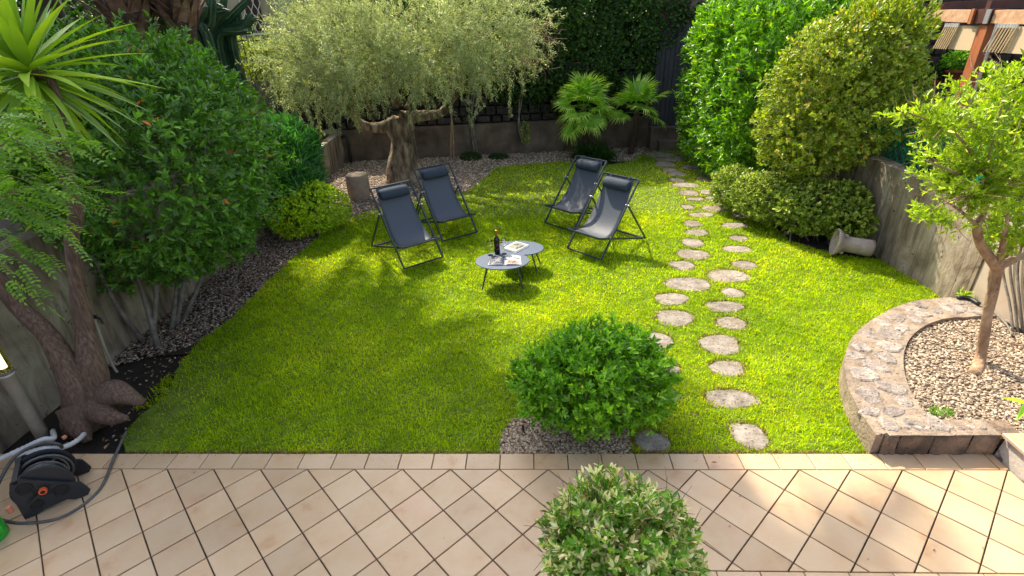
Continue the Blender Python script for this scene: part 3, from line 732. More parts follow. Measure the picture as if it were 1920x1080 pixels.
tag(pebbles('shrub_bed_pebbles', X[k], Y[k], -.024, .013, MT['pebble']), 'patch of beige pebbles under the round ball shrub beside the patio', 'pebbles', kind='stuff')
# loose stones on the dark soil at the left
X = RNG.uniform(-4.2,-3.0,260); Y = RNG.uniform(3.1,4.9,260); k = ~inside(lawn_np, X, Y)
tag(pebbles('loose_pebbles', X[k], Y[k], -.06, .012, MT['pebbledark']), 'few loose pebbles on the dark soil beside the trunk', 'pebbles', kind='stuff')

# ================================================================== GRASS
def grass(name, X, Y, hl, wd, mat, lean=.9, z0=-.02, r0=0, r1=1, segs=2):
    n = len(X); cl_ = np.sin(X*21+np.sin(Y*17)*1.5)*np.sin(Y*26+np.sin(X*19)*1.5)
    a = RNG.uniform(0, 2*math.pi, n); a = np.where(RNG.uniform(0,1,n) < .45, 3*np.sin(X*9+Y*4)+3*np.sin(Y*11-X*3)+RNG.normal(0,.5,n), a); ln = hl*RNG.uniform(.55,1.25,n)*(1+.28*cl_); th = RNG.uniform(.15,lean,n)
    dx, dy = np.cos(a), np.sin(a); sx, sy = -dy, dx; tw = RNG.uniform(-.6,.6,n)
    sx, sy = sx*np.cos(tw)+dx*np.sin(tw), sy*np.cos(tw)+dy*np.sin(tw)
    w_ = wd*RNG.uniform(.7,1.3,n)/2; P = np.stack([X, Y, np.full(n, z0)], 1)
    up = np.cos(th)*ln; out = np.sin(th)*ln
    def pt(f, g, ws):
        c = P + np.stack([dx*out*g, dy*out*g, up*f], 1); s = np.stack([sx*w_*ws, sy*w_*ws, 0*w_], 1); return c-s, c+s
    a0, a1 = pt(0,0,.8); b0, b1 = pt(.62,.42,1.0); t0, _ = pt(.92,1.15,0)
    V = np.stack([a0,a1,b1,b0,t0], 1).reshape(-1,3); b = np.arange(n)[:,None]*5
    F = np.concatenate([b+np.array([[0,1,2]]), b+np.array([[0,2,3]]), b+np.array([[3,2,4]])], 1).reshape(-1,3)
    pn = .5+.22*(np.sin(X*1.9+np.sin(Y*1.3)*2)+np.sin(Y*2.7-X*1.1)+.7*np.sin(X*6.3+Y*4.1)+.7*np.sin(Y*7.7-X*5.3))
    rr = np.repeat(np.clip(RNG.uniform(r0,r1,n)**1.15*.78 + .24*pn, 0, 1), 3)
    return obj(name, V, F, mat, rnd=rr)
def lawn_pts(n, y0, y1):
    X = RNG.uniform(-4.2,5.0,n); Y = RNG.uniform(y0,y1,n); k = inside(lawn_np, X, Y)
    X, Y = X[k], Y[k]; k = np.ones(len(X), bool)
    for poly, c, rx, ry in stone_polys:
        q = ((X-c[0])/(rx*1.04+.01))**2 + ((Y-c[1])/(ry*1.04+.01))**2; k &= q > RNG.uniform(.66,1.05,len(X))
    X, Y = X[k], Y[k]
    # thin patches
    den = .5+.5*np.sin(X*2.1+np.sin(Y*1.7)*1.3)*np.sin(Y*2.6+X)
    k = RNG.uniform(0,1,len(X)) < .82+.18*den
    # bare soil in the near left corner
    bare = np.clip((-2.75-X)/.5, 0, 1)*np.clip((4.9-Y)/1.2, 0, 1)
    k &= RNG.uniform(0,1,len(X)) > bare*.85
    return X[k], Y[k]
X, Y = lawn_pts(230000, 2.98, 5.6)
X2, Y2 = lawn_pts(175000, 5.6, 8.6); X3, Y3 = lawn_pts(60000, 8.6, 13.5)
root_g = grass('grass', np.concatenate([X]), np.concatenate([Y]), .044, .0048, MT['grass'], 1.2)
tag(root_g, 'short thick green lawn grass in the near half of the garden', 'grass', kind='stuff')
tag(grass('grass', X2, Y2, .043, .0066, MT['grass'], 1.15), 'short green lawn grass round the chairs and table', 'grass', kind='stuff')
tag(grass('grass', X3, Y3, .043, .0100, MT['grass'], 1.1), 'shaded green lawn grass behind the chairs by the gravel', 'grass', kind='stuff')
# dry rims round the stepping stones and along the borders
XX, YY = [], []
for poly, c, rx, ry in stone_polys:
    n = 260; a = RNG.uniform(0, 2*math.pi, n)*.5+RNG.choice([0,0,math.pi],n); q = RNG.uniform(.96,1.17,n); XX.append(c[0]+rx*q*np.cos(a)); YY.append(c[1]+ry*q*np.sin(a)+.01)
n = 5200; s = RNG.uniform(0,1,n); XX.append(-3.6+s*6.2); YY.append(YE+.012+RNG.uniform(0,.05,n)**1.3)
X, Y = np.concatenate(XX), np.concatenate(YY); k = inside(lawn_np, X, Y); X, Y = X[k], Y[k]
tag(grass('dry_grass', X, Y, .032, .006, MT['drygrass'], 1.35, -.018), 'brown dry grass rims round the stepping stones and the patio edge', 'grass', kind='stuff')
# weeds in the bare corner
cx = RNG.uniform(-3.75,-2.9,34); cy = RNG.uniform(3.02,4.3,34); X = np.repeat(cx, 26)+RNG.normal(0,.035,34*26); Y = np.repeat(cy, 26)+RNG.normal(0,.035,34*26)
k = Y > YE+.02
tag(grass('weeds', X[k], Y[k], .075, .007, MT['grass'], 1.3, -.07, .3), 'sparse weeds on the dark soil beside the left trunk', 'weeds', kind='stuff')
# litter: small leaves on the lawn and patio
for (a, b_, lb, sz) in [(1540,520,'pale dry leaf on the lawn left of the fallen pipe shadow',.035),(1596,521,'cream dry leaf on the sunlit lawn below the clay pipe',.04),(1678,524,'brown leaf lying at the shade edge near the right wall',.055),(1706,520,'small white leaf in the shade near the right wall',.035),(1300,775,'pale leaf in the shaded grass right of the ball shrub',.035),(862,407,'pale leaf on the lawn between the two left deck chairs',.03),(1060,436,'pale leaf under the seat of the front right deck chair',.04),(1345,867,'brown leaf on the border tiles beside the lawn edge',.045),(196,842,'tan dry leaf on dark soil at the patio corner',.06)]:
    q = G(a, b_, .03); V, F = leaves(np.array([q]), sph(1)*np.array([[1,1,.1]]), np.array([[0,0,1.0]]), sz, sz*.5)
    tag(obj('fallen_leaf', V, F, MT['deadleaf']), lb, 'leaf', 'fallen leaves on the lawn')
for k_, (a, b_, lb) in enumerate([(1750,1033,'tiny dark leaf on the sunlit patio tiles at the right'), (1366,988,'tiny curled leaf on a patio grout line right of the front shrub'), (1842,1029,'small brown curled leaf on the far right patio tiles')]):
    q = G(a, b_, .012); V, F = leaves(np.array([q]), np.array([[.8,.5,.1]]), np.array([[0,0,1.0]]), .022, .010)
    tag(obj('fallen_leaf', V, F, MT['text'] if k_ == 0 else MT['deadleaf']), lb, 'leaf', 'fallen leaves on the patio')

def litter(name, X, Y, z, L, label):
    n = len(X); D = sph(n)*np.array([1,1,.25]); V, F = leaves(np.stack([X, Y, np.full(n, z)], 1), D, np.array([[0,0,1.0]])+RNG.normal(size=(n,3))*.3, L*RNG.uniform(.5,1.3,n), L*.45)
    return tag(obj(name, V, F, MT['drygrass'], rnd=np.repeat(RNG.uniform(0,1,n), 2)), label, 'litter', kind='stuff')
X = np.concatenate([RNG.uniform(-4.3,-3.0,110), RNG.uniform(-4.3,-2.9,160)]); Y = np.concatenate([RNG.uniform(3.05,4.6,110), RNG.uniform(4.4,8.0,160)]); k = ~inside(lawn_np, X, Y)
litter('leaf_litter', X[k], Y[k], -.022, .045, 'dry brown leaves scattered on the soil and gravel along the left wall')
X = RNG.uniform(-3.9,2.5,150); Y = YE-.002-np.abs(RNG.normal(0,.05,150)); litter('leaf_litter', X, Y, .0085, .012, 'tiny dry bits of grass lying on the border tiles of the patio')
X = RNG.uniform(2.9,4.6,60); Y = RNG.uniform(6.0,9.0,60); k = ~inside(lawn_np, X, Y); litter('leaf_litter', X[k], Y[k], -.05, .045, 'dry leaves on the dark soil under the low shrub on the right')
X = RNG.uniform(-4.5,3.0,120); Y = RNG.uniform(9.2,13.2,120); k = ~inside(lawn_np, X, Y) & inside(np.array(backbed), X, Y); litter('leaf_litter', X[k], Y[k], -.005, .04, 'dry leaves scattered on the gravel round the olive tree')

# ================================================================== GARDEN FURNITURE
def make_chair():
    root = thing('deck_chair', (0,0,0), 'x', 'deck chair', 'folding deck chairs on the lawn')
    W = .31; m = MT['metal']; f = .022
    A0, A1 = (0,.012), (.78,.98)
    for s in (-1,1): MB().bar((s*W,A0[0],A0[1]), (s*W,A1[0],A1[1]), .018, .03).obj('side_rail', m, root)
    MB().bar((-W+.01,A0[0]+.008,A0[1]), (W-.01,A0[0]+.008,A0[1]), .018).obj('foot_bar', m, root)
    MB().bar((-W+.01,A1[0],A1[1]-.006), (W-.01,A1[0],A1[1]-.006), .022).obj('top_bar', m, root)
    w2 = W-.030; B0, B1 = (1.05,.02), (-.03,.33)
    for s in (-1,1): MB().bar((s*w2,*B0), (s*w2,*B1), .018, .028).obj('seat_rail', m, root)
    MB().bar((-w2+.01,*B0), (w2-.01,*B0), .02).obj('rear_bar', m, root)
    MB().bar((-w2+.01,*B1), (w2-.01,*B1), .022).obj('front_bar', m, root)
    for s in (-1,1):
        MB().bar((s*(W+.018),.53,.675), (s*(W+.018),1.05,.03), .016, .024).obj('prop_strut', m, root)
        MB().tube([(s*(W-.02),.53,.672),(s*(W+.034),.53,.672)], .012, 8).obj('bolt', MT['steel'], root)
    MB().bar((-W-.01,1.065,.022), (W+.01,1.065,.022), .016).obj('prop_bar', m, root)
    prof = bez([(.782,.985),(.70,.83),(.59,.63),(.47,.455),(.35,.335),(.22,.275),(.09,.285),(-.03,.345)], 4)
    nx = 8; V = []; n = len(prof)
    for side in (0, 1):
        for i, (y, z) in enumerate(prof):
            hw = .235+.030*min(1, i/(n-1)*1.6)
            for k in range(nx+1):
                u = k/nx*2-1; V.append((u*hw, y, z - (1-u*u)*.012*math.sin(math.pi*i/(n-1)) - side*.004))
    F = []; st = n*(nx+1)
    for i in range(n-1):
        for k in range(nx):
            a = i*(nx+1)+k; F.append((a,a+nx+1,a+nx+2,a+1)); F.append((st+a,st+a+1,st+a+nx+2,st+a+nx+1))
        a = i*(nx+1); F.append((a,st+a,st+a+nx+1,a+nx+1)); a += nx; F.append((a,a+nx+1,st+a+nx+1,st+a))
    sl_ = obj('sling_seat', V, F, MT['navy'], root, smooth=True)
    # head pillow: squashed roll, rounded ends
    prof2 = [(0,-.225),(.03,-.225),(.058,-.215),(.066,-.19),(.069,-.1),(.069,.1),(.066,.19),(.058,.215),(.03,.225),(0,.225)]
    R_ = Matrix.Rotation(RAD(90), 3, 'Y'); tilt = Matrix.Rotation(-math.atan2(.2,.155), 3, 'X')
    S = Matrix(((1,0,0),(0,1.2,0),(0,0,.85)))
    b = MB(); b.lathe(prof2, (0,0,0), 20); Vp = [(tilt.inverted() @ (S @ (R_ @ Vector(v)))) for v in b.V]
    Vp = [(v.x, v.y+.690, v.z+.885) for v in Vp]; pw = obj('head_pillow', Vp, b.F, MT['pillow'], root, smooth=True)
    for s in (-1,1): MB().bar((s*.12,.665,.92), (s*.17,.792,1.0), .008, .003).obj('strap', MT['pillow'], pw)
    return root
def copy_tree(o, parent=None):
    c = o.copy(); COL.objects.link(c); c.parent = parent
    for ch in [q for q in list(COL.objects) if q.parent == o]:
        d = ch.copy(); COL.objects.link(d); d.parent = c
        for g_ in [q for q in list(COL.objects) if q.parent == ch]:
            e_ = g_.copy(); COL.objects.link(e_); e_.parent = d
    return c
ch0 = make_chair()
CH = [((-1.545,6.58), math.atan2(.40,.49), 'dark deck chair nearest the camera in the left pair, under the olive shade'),
      ((-1.15,7.56), math.atan2(.36,.49), 'dark deck chair just in front of the olive trunk, rear one of the left pair'),
      ((.41,7.90), math.atan2(-.46,.46), 'deck chair at the rear of the right pair, nearest the fan palms'),
      ((.715,6.80), math.atan2(-.46,.46), 'deck chair at the front of the right pair, beside the stepping stones')]
copies = [ch0]+[copy_tree(ch0) for _ in range(3)]
for o, (p, a, lb) in zip(copies, CH):
    o.location = (p[0], p[1], .012); o.rotation_euler = (0,0,a); o['label'] = lb

def table(c, rx, ry, z, rot, legs, label):
    t = thing('coffee_table', (c[0],c[1],0), label, 'table', 'low oval garden tables')
    b = MB(); n = 40; prof = [(1-.012,-.014),(1,-.010),(1,-.003),(1-.008,0)]; V = []
    for q, dz in prof:
        for k in range(n):
            an = 2*math.pi*k/n; x_, y_ = rx*q*math.cos(an), ry*q*math.sin(an)
            V.append((c[0]+x_*math.cos(rot)-y_*math.sin(rot), c[1]+x_*math.sin(rot)+y_*math.cos(rot), z+dz))
    F = [(i*n+k,i*n+(k+1)%n,(i+1)*n+(k+1)%n,(i+1)*n+k) for i in range(3) for k in range(n)]+[tuple(range(3*n,4*n)), tuple(range(n-1,-1,-1))]
    obj('table_top', V, F, MT['table'], t)
    for a in legs:
        top = (c[0]+rx*.62*math.cos(a), c[1]+ry*.62*math.sin(a), z-.014); bot = (c[0]+rx*.92*math.cos(a), c[1]+ry*.98*math.sin(a), -.01)
        MB().tube([top, bot], [.012,.009], 8).obj('leg', MT['metal'], t)
    MB().lathe([(.62*rx,-.024),(.64*rx,-.024),(.64*rx,-.0145),(.62*rx,-.0145)], (c[0],c[1],z), 24, sy=ry/rx).obj('frame_ring', MT['metal'], t)
    return t
TZ = .32; DY = .215
table((-.40,5.97), .345, .27, TZ, 0, [RAD(a) for a in (215,325,35,145)], 'front grey oval coffee table holding the open magazine and the wine bottle')
table((-.19,6.46), .33, .25, .285, RAD(-8), [RAD(a) for a in (200,320,20,100)], 'rear grey oval coffee table holding the closed magazine')

# magazines
def paper(name, poly4, z, mat, parent, th=.004, lift=0):
    return MB().prism(poly4, z, z+th).obj(name, mat, parent)
mg = thing('magazine', (-.35,5.93,TZ), 'open magazine with a dark blue page and a white page on the front table', 'magazine')
def pagep(x0, x1, curl, name):
    n = 7; V = []; F = []
    y0, y1 = 5.60+DY, 5.875+DY
    for i in range(n+1):
        u = i/n; x_ = x0+(x1-x0)*u; zz = TZ+.006+.016*math.sin(math.pi*(u if curl > 0 else 1-u)**.6)*1.0
        for y_ in (y0, y1): V.append((x_+(.02 if y_ == y1 else 0)*(1 if curl < 0 else -1)*(1-u if curl < 0 else u), y_, zz))
    nn = len(V)
    V += [(v[0], v[1], TZ+.001) for v in V]
    for i in range(n):
        a = i*2; F.append((a,a+2,a+3,a+1)); F.append((nn+a,a+nn+1,a+nn+3,a+nn+2)); F.append((a,nn+a,nn+a+2,a+2)); F.append((a+1,a+3,nn+a+3,nn+a+1))
    F += [(0,1,nn+1,nn),(2*n,nn+2*n,nn+2*n+1,2*n+1)]
    def zat(x_):
        u = (x_-x0)/(x1-x0); return TZ+.006+.016*math.sin(math.pi*(u if curl > 0 else 1-u)**.6)
    return obj(name, V, F, MT['paper'], mg), zat
MCX = -.36
_, zl = pagep(MCX-.21, MCX-.002, -1, 'left_page'); _, zr = pagep(MCX+.002, MCX+.21, 1, 'right_page')
def decal(x0, x1, y0, y1, zf, mat, name, dz=.0015, n=6):
    V = []; 
    for i in range(n+1):
        x_ = x0+(x1-x0)*i/n; V += [(x_, y0+DY, zf(x_)+dz), (x_, y1+DY, zf(x_)+dz)]
    return obj(name, V, [(2*i,2*i+2,2*i+3,2*i+1) for i in range(n)], mat, mg)
decal(MCX-.198, MCX-.010, 5.608, 5.868, zl, MT['ink'], 'dark_page_print')
decal(MCX+.03, MCX+.175, 5.612, 5.70, zr, MT['photo'], 'page_photo')
decal(MCX+.105, MCX+.18, 5.775, 5.79, zr, MT['text'], 'page_title', .002)
def lettering(txt, x_, y_, z, size, mat, parent, rz=0, name='lettering'):
    cu = bpy.data.curves.new(name, 'FONT'); cu.body = txt; cu.size = size; cu.align_x = 'CENTER'; cu.align_y = 'CENTER'; cu.extrude = .0003
    o = bpy.data.objects.new(name+'_tmp', cu); COL.objects.link(o)
    dg = bpy.context.evaluated_depsgraph_get(); me = bpy.data.meshes.new_from_object(o.evaluated_get(dg)); bpy.data.objects.remove(o)
    me.materials.clear(); me.materials.append(mat)
    R_ = np.array(Matrix.Rotation(rz, 3, 'Z')); V = np.array([v.co for v in me.vertices])@R_.T+np.array([x_,y_,z]) - WL[parent.name]
    me.vertices.foreach_set('co', V.astype(np.float32).ravel()); me.update()
    q = bpy.data.objects.new(name, me); COL.objects.link(q); q.parent = parent; return q
# abstract white handwritten strokes on the dark page
b = MB()
for (x0, x1, y_) in [(-.165,-.045,5.80),(-.14,-.06,5.765),(-.13,-.055,5.735),(-.125,-.06,5.70),(-.15,-.05,5.672),(-.175,-.12,5.635)]:
    pts = []
    for k in range(15):
        u = k/14; xx = MCX+x0+(x1-x0)*u; pts.append((xx, y_+DY+.013*math.sin(u*17+y_*90), zl(xx)+.0025))
    b.tube(pts, .0035, 4, False)
b.obj('white_script', MT['white'], mg)
# closed magazines on the rear table
m2 = thing('magazine', (-.24,6.46,.285), 'closed white magazine with a grey cover photo lying askew on the rear table', 'magazine')
a = RAD(-38)
def rp(u, v, c=(-.24,6.455)): return (c[0]+u*math.cos(a)-v*math.sin(a), c[1]+u*math.sin(a)+v*math.cos(a))
MB().prism([rp(-.10,-.15),(rp(.12,-.15)),rp(.12,.14),rp(-.10,.14)], .286, .294).obj('back_copy', MT['paper'], m2)
MB().prism([rp(-.115,-.14),rp(.105,-.14),rp(.105,.15),rp(-.115,.15)], .2945, .304).obj('cover', MT['paper'], m2)
obj('cover_photo', [(*rp(-.09,-.075),.3055),(*rp(.085,-.075),.3055),(*rp(.085,.13),.3055),(*rp(-.09,.13),.3055)], [(0,1,2,3)], MT['photo2'], m2)
for k in range(5): MB().box((*rp(-.05+k*.025,-.105),.3055),(.014,.012,.001),a).obj('cover_lettering', MT['text'], m2)

bt = thing('wine_bottle', (-.475,6.19,TZ), 'dark red wine bottle with gold neck foil standing on the front table', 'bottle')
bp = (-.475,6.19,TZ)
MB().lathe([(.036,0),(.0385,.004),(.0385,.185),(.036,.205),(.018,.235),(.0145,.25),(.0145,.26)], bp, 24).obj('body', MT['bottle'], bt, smooth=True)
MB().lathe([(.0155,.245),(.0155,.312),(.0165,.313),(.0165,.322),(.015,.324)], bp, 16).obj('foil', MT['foil'], bt, smooth=True)
b = MB(); V = []
for k in range(9):
    an = RAD(-75+k*7); 
    for z_ in (.07,.14): V.append((bp[0]+.0388*math.cos(an+ (z_-.1)*6), bp[1]+.0388*math.sin(an+(z_-.1)*6), TZ+z_))
b.add(V, [(2*k,2*k+2,2*k+3,2*k+1) for k in range(8)]).obj('label_print', MT['redlabel'], bt)
def wineglass(p, lb):
    t = thing('wine_glass', p, lb, 'wine glass', 'wine glasses beside the bottle')
    MB().lathe([(.035,0),(.034,.002),(.006,.006),(.004,.015),(.004,.085),(.012,.095),(.034,.12),(.039,.15),(.036,.185),(.031,.205),(.029,.205),(.034,.183),(.037,.15),(.032,.122),(.0,.1)], p, 20).obj('bowl', MT['glass'], t, smooth=True)
    return t
wineglass((-.56,6.14,TZ), 'clear wine glass left of the bottle')
wineglass((-.385,6.175,TZ), 'clear wine glass right of the bottle')

# concrete stool
sp = G(672,373); sp = (-3.44,9.86,0)
st_ = thing('garden_stool', sp, 'round pale concrete stool standing on the gravel left of the olive tree', 'stool')
MB().lathe([(.195,-.03),(.200,-.02),(.218,.15),(.220,.30),(.210,.445),(.200,.458)], sp, 36).obj('body', MT['stump'], st_, smooth=True); autosmooth(st_.children[0], 40) if st_.children else None
MB().box((sp[0]-.212,sp[1]-.03,.36), (.02,.09,.035)).obj('handle_slot', MT['blackplastic'], st_)

# fallen clay pipe with flange
pp = G(1590,474,.0); d = np.array([.93,-.10,0]); 
pt_ = thing('clay_pipe', (4.25,6.6,0), 'fallen pale clay pipe with a wide flared rim by the low shrub', 'pipe')
ax = Vector((.93,-.30,-.10)).normalized(); q = Vector((0,0,1)).rotation_difference(ax).to_matrix()
prof = [(.112,.46),(.115,.42),(.108,.20),(.110,.09),(.145,.075),(.178,.03),(.192,0),(.180,-.004),(.165,.02),(.13,.06),(.10,.08),(.095,.10),(.095,.45),(.112,.46)]
pc = (4.14,6.73,.175)
MB().lathe(prof, pc, 32, q).obj('pipe_body', MT['pipe'], pt_, smooth=True)
for k in range(3):
    an = RAD(60+k*120); v = q @ Vector((.135*math.cos(an), .135*math.sin(an), .10)); MB().box((pc[0]+v.x,pc[1]+v.y,pc[2]+v.z), (.04,.03,.03)).obj('lug', MT['pipe'], pt_)

# bollard lamp, lower left
lp = thing('bollard_lamp', (-4.13,3.14,-.06), 'pale grey bollard lamp with a lit yellow glass head by the left wall', 'lamp')
lb_ = (-4.13,3.14,0)
MB().lathe([(.05,-.06),(.05,.68),(.052,.68),(.052,.70)], lb_, 24).obj('post', MT['lamppost'], lp, smooth=True)
MB().lathe([(.054,.70),(.058,.712),(.058,.725)], lb_, 24).obj('collar', MT['greybark'], lp)
MB().lathe([(.056,.726),(.056,.98),(.050,.99)], lb_, 24).obj('glass', MT['lampglass'], lp, smooth=True)
MB().tube([(lb_[0],lb_[1],.76),(lb_[0],lb_[1],.95)], .020, 12).obj('lamp_tube', MT['tube'], lp)
MB().lathe([(.06,.991),(.062,1.0),(.062,1.04),(.03,1.06)], lb_, 24).obj('cap', MT['lamppost'], lp)

# hose reel
hr = thing('hose_reel', (-3.55,2.55,.006), 'black plastic hose reel cart wound with grey hose at the patio corner', 'hose reel')
b = MB()
def plate(yoff, name):
    # triangular side panel with holes; faces +x-ish (towards camera), in local frame (u along, v up)
    o = np.array([-3.44,2.50+yoff,.01]); u = np.array([.62,-.15*0-.25,0]); u /= np.linalg.norm(u); 
    return o, u
ux = np.array([.80,.60,0]); ux /= np.linalg.norm(ux); nx_ = np.array([ux[1],-ux[0],0])     # panel plane direction and its outward normal
def side_panel(off, name='side_panel'):
    o = np.array([-3.60,2.36,.008]) + nx_*off
    outl = [(0,0),(.01,.26),(.035,.325),(.09,.335),(.36,.12),(.385,.03),(.36,.0),(.29,-.0),(.25,.03),(.12,.02),(.06,0)]
    bm = bmesh.new(); vs = [bm.verts.new(o+ux*a_+np.array([0,0,1])*b_) for a_, b_ in outl]
    f = bm.faces.new(vs); r = bmesh.ops.extrude_face_region(bm, geom=[f]); 
    bmesh.ops.translate(bm, verts=[v for v in r['geom'] if isinstance(v, bmesh.types.BMVert)], vec=Vector(-nx_*.018))
    bmesh.ops.recalc_face_normals(bm, faces=bm.faces); me = bpy.data.meshes.new(name); bm.to_mesh(me); bm.free(); me.materials.append(MT['blackplastic'])
    ob = bpy.data.objects.new(name, me); COL.objects.link(ob)
    V = np.array([v.co for v in me.vertices])-WL[hr.name]; me.vertices.foreach_set('co', V.astype(np.float32).ravel()); ob.parent = hr; WL[ob.name] = WL[hr.name]
    for (a_, b_, r_) in ((.085,.245,.036),(.245,.125,.036),(.095,.085,.03)):
        c_ = o+ux*a_+np.array([0,0,b_]); qm = Vector((0,0,1)).rotation_difference(Vector(nx_)).to_matrix()
        MB().lathe([(r_+.012,.0),(r_+.010,.008),(r_,.008),(r_-.004,.001),(.0,.001)], tuple(c_), 20, qm).obj('hole_rim', flat_hole, ob)
    return o
flat_hole = flat('hole', (.006,.007,.009), .6)
o1 = side_panel(0.0); o2 = side_panel(-.27)
qm = Vector((0,0,1)).rotation_difference(Vector(-nx_)).to_matrix(); hub = o1+ux*.165+np.array([0,0,.185])
MB().lathe([(.17,.02),(.175,.024),(.175,.034),(.16,.036),(.05,.036)], tuple(hub), 32, qm).obj('drum_flange', MT['blackplastic'], hr)
MB().lathe([(.05,.225),(.16,.225),(.175,.228),(.175,.236),(.17,.24)], tuple(hub), 32, qm).obj('drum_flange', MT['blackplastic'], hr)
MB().lathe([(.055,.0),(.055,.26)], tuple(hub), 20, qm).obj('drum', MT['blackplastic'], hr)
MB().lathe([(.024,-.026),(.024,-.001),(.01,0)], tuple(hub), 16, qm).obj('orange_hub', MT['orange'], hr)
MB().lathe([(.013,-.030),(.013,-.0262),(.001,-.026)], tuple(hub), 16, qm).obj('hub_socket', flat_hole, hr)
MB().bar(tuple(hub+nx_*.015), tuple(hub+nx_*.03-ux*.10+np.array([0,0,-.055])), .014).obj('crank', MT['blackplastic'], hr)
pts = []
for k in range(300):
    t = k/299; an = t*2*math.pi*13; r_ = .085+.06*((t*2) % 1 if t < .5 else 1-(t*2) % 1) + .012*math.sin(an*.37); w_ = .05+.165*abs(((t*4) % 2)-1)
    v = qm @ Vector((r_*math.cos(an), r_*math.sin(an), w_)); pts.append(hub+np.array([v.x,v.y,v.z]))
tag(MB().tube(pts, .0095, 6).obj('wound_hose', MT['darkgrey'], hr, smooth=True))
MB().bar(tuple(o1+ux*.06+np.array([0,0,.32])), tuple(o2+ux*.06+np.array([0,0,.32])), .03).obj('handle_bar', MT['blackplastic'], hr)
MB().tube([hub+nx_*.03-ux*.19+np.array([0,0,-.01]), hub+nx_*.03-ux*.19+np.array([0,0,-.06])], .017, 10).obj('hose_connector', MT['coral'], hr)

tag(MB().tube(bez([G(-10,972,.01),G(45,981,.012),G(120,968,.012),G(185,920,.012),G(215,860,.012)+np.array([0,0,.01]),G(238,806,.03)],8), .011, 8).obj('garden_hose', MT['darkgrey'], smooth=True), 'thin dark grey hose curving over the tiles onto the soil', 'hose')
def corr(name, pts, r, mat, lb):
    P_ = bez(pts, 16); rr = [r*(1+.10*math.sin(i*2.1)) for i in range(len(P_))]
    return tag(MB().tube(P_, rr, 10).obj(name, mat, smooth=True), lb, 'hose')
corr('corrugated_hose', [G(-12,866,.12),G(45,840,.16),G(80,824,.18),G(100,822,.14),G(99,808,.08)], .019, MT['palehose'], 'upper pale corrugated hose curling up behind the reel')
corr('corrugated_hose', [G(30,858,.20),G(75,842,.20),G(120,838,.15),G(152,820,.08),G(166,797,.04)], .019, MT['palehose'], 'lower pale corrugated hose ending at the foot of the trunk')
tag(MB().tube(bez([G(-15,930,.10),G(25,860,.24),G(75,832,.24),G(112,834,.2),G(118,850,.08)],8), .012, 8).obj('garden_hose', MT['darkgrey'], smooth=True), 'grey hose looping over the top of the reel', 'hose')
tag(MB().tube([G(117,822,.23),G(124,818,.23)], .016, 10).obj('hose_end', MT['coral']), 'orange hose end fitting lying on the pale hose', 'hose fitting')
# watering can
wc = thing('watering_can', (-3.72,2.14,.006), 'bright green plastic watering can at the left edge of the patio', 'watering can')
q0 = (-3.715,2.21,.006)
MB().lathe([(.10,0),(.105,.01),(.10,.14),(.075,.2),(.04,.22)], q0, 24).obj('body', MT['green'], wc, smooth=True)
MB().tube(bez([(q0[0]+.095,q0[1],.05),(q0[0]+.13,q0[1],.11),(q0[0]+.10,q0[1],.19),(q0[0]+.03,q0[1],.235)],6), .013, 8).obj('handle', MT['green'], wc, smooth=True)
MB().tube([(q0[0]-.09,q0[1],.05),(q0[0]-.22,q0[1],.22)], [.022,.012], 10).obj('spout', MT['green'], wc, smooth=True)

# tap on the left wall with its pipe
tp = thing('garden_tap', (-4.30,4.3,.5), 'black garden tap on a cream standpipe beside the left trunk', 'tap')
P1 = GX(178,598,-4.26)
MB().tube(bez([G(220,698,0),G(212,686,.05)+0,GX(195,648,-4.24),P1],6), .012, 8).obj('standpipe', MT['creamhose'], tp, smooth=True)
MB().tube([P1+np.array([-.12,0,.01]), P1+np.array([.02,0,.015])], .013, 8).obj('valve', MT['blackplastic'], tp)
MB().tube(bez([P1+np.array([.02,0,.015]),P1+np.array([.07,-.02,.01]),P1+np.array([.09,-.03,-.04])],4), .012, 8).obj('spout', MT['blackplastic'], tp)
MB().box(tuple(P1+np.array([0,0,.035])), (.06,.015,.012)).obj('lever', MT['blackplastic'], tp)
# sprinkler in the pebble patch
q0 = G(981,803,.0); spk = thing('sprinkler_head', tuple(q0), 'small black sprinkler head with a red cap in the pebble patch', 'sprinkler')
MB().lathe([(.012,-.02),(.012,.035),(.010,.037)], tuple(q0), 12).obj('body', MT['blackplastic'], spk)
MB().lathe([(.009,.037),(.009,.046),(.004,.048)], tuple(q0), 12).obj('cap', flat('red cap', (.5,.02,.02), .4), spk)
# black drain elbow by the left rear corner
dp = thing('drain_pipe', (-4.62,12.9,0), 'black drain pipe with an elbow in the rear left wall corner', 'pipe')
MB().tube(bez([(-4.78,13.0,.56),(-4.66,12.96,.62),(-4.58,12.93,.56),(-4.58,12.92,-.03)],5), .035, 10).obj('pipe_run', MT['blackplastic'], dp, smooth=True)

# ================================================================== PLANTS
def stems(parent, base, tops, r0, mat, name='stem', n=8, wob=.08, mids=.25):
    for bq, tq in zip(base, tops):
        bq = np.array(bq, float); tq = np.array(tq, float); m_ = (bq+tq)/2+RNG.normal(size=3)*mids*np.array([.3,.3,.05])
        P_ = bez([bq, m_, tq], 6); rr = np.linspace(r0, r0*.5, len(P_))
        MB().tube(P_, rr, n, wob=wob).obj(name, mat, parent, smooth=True)

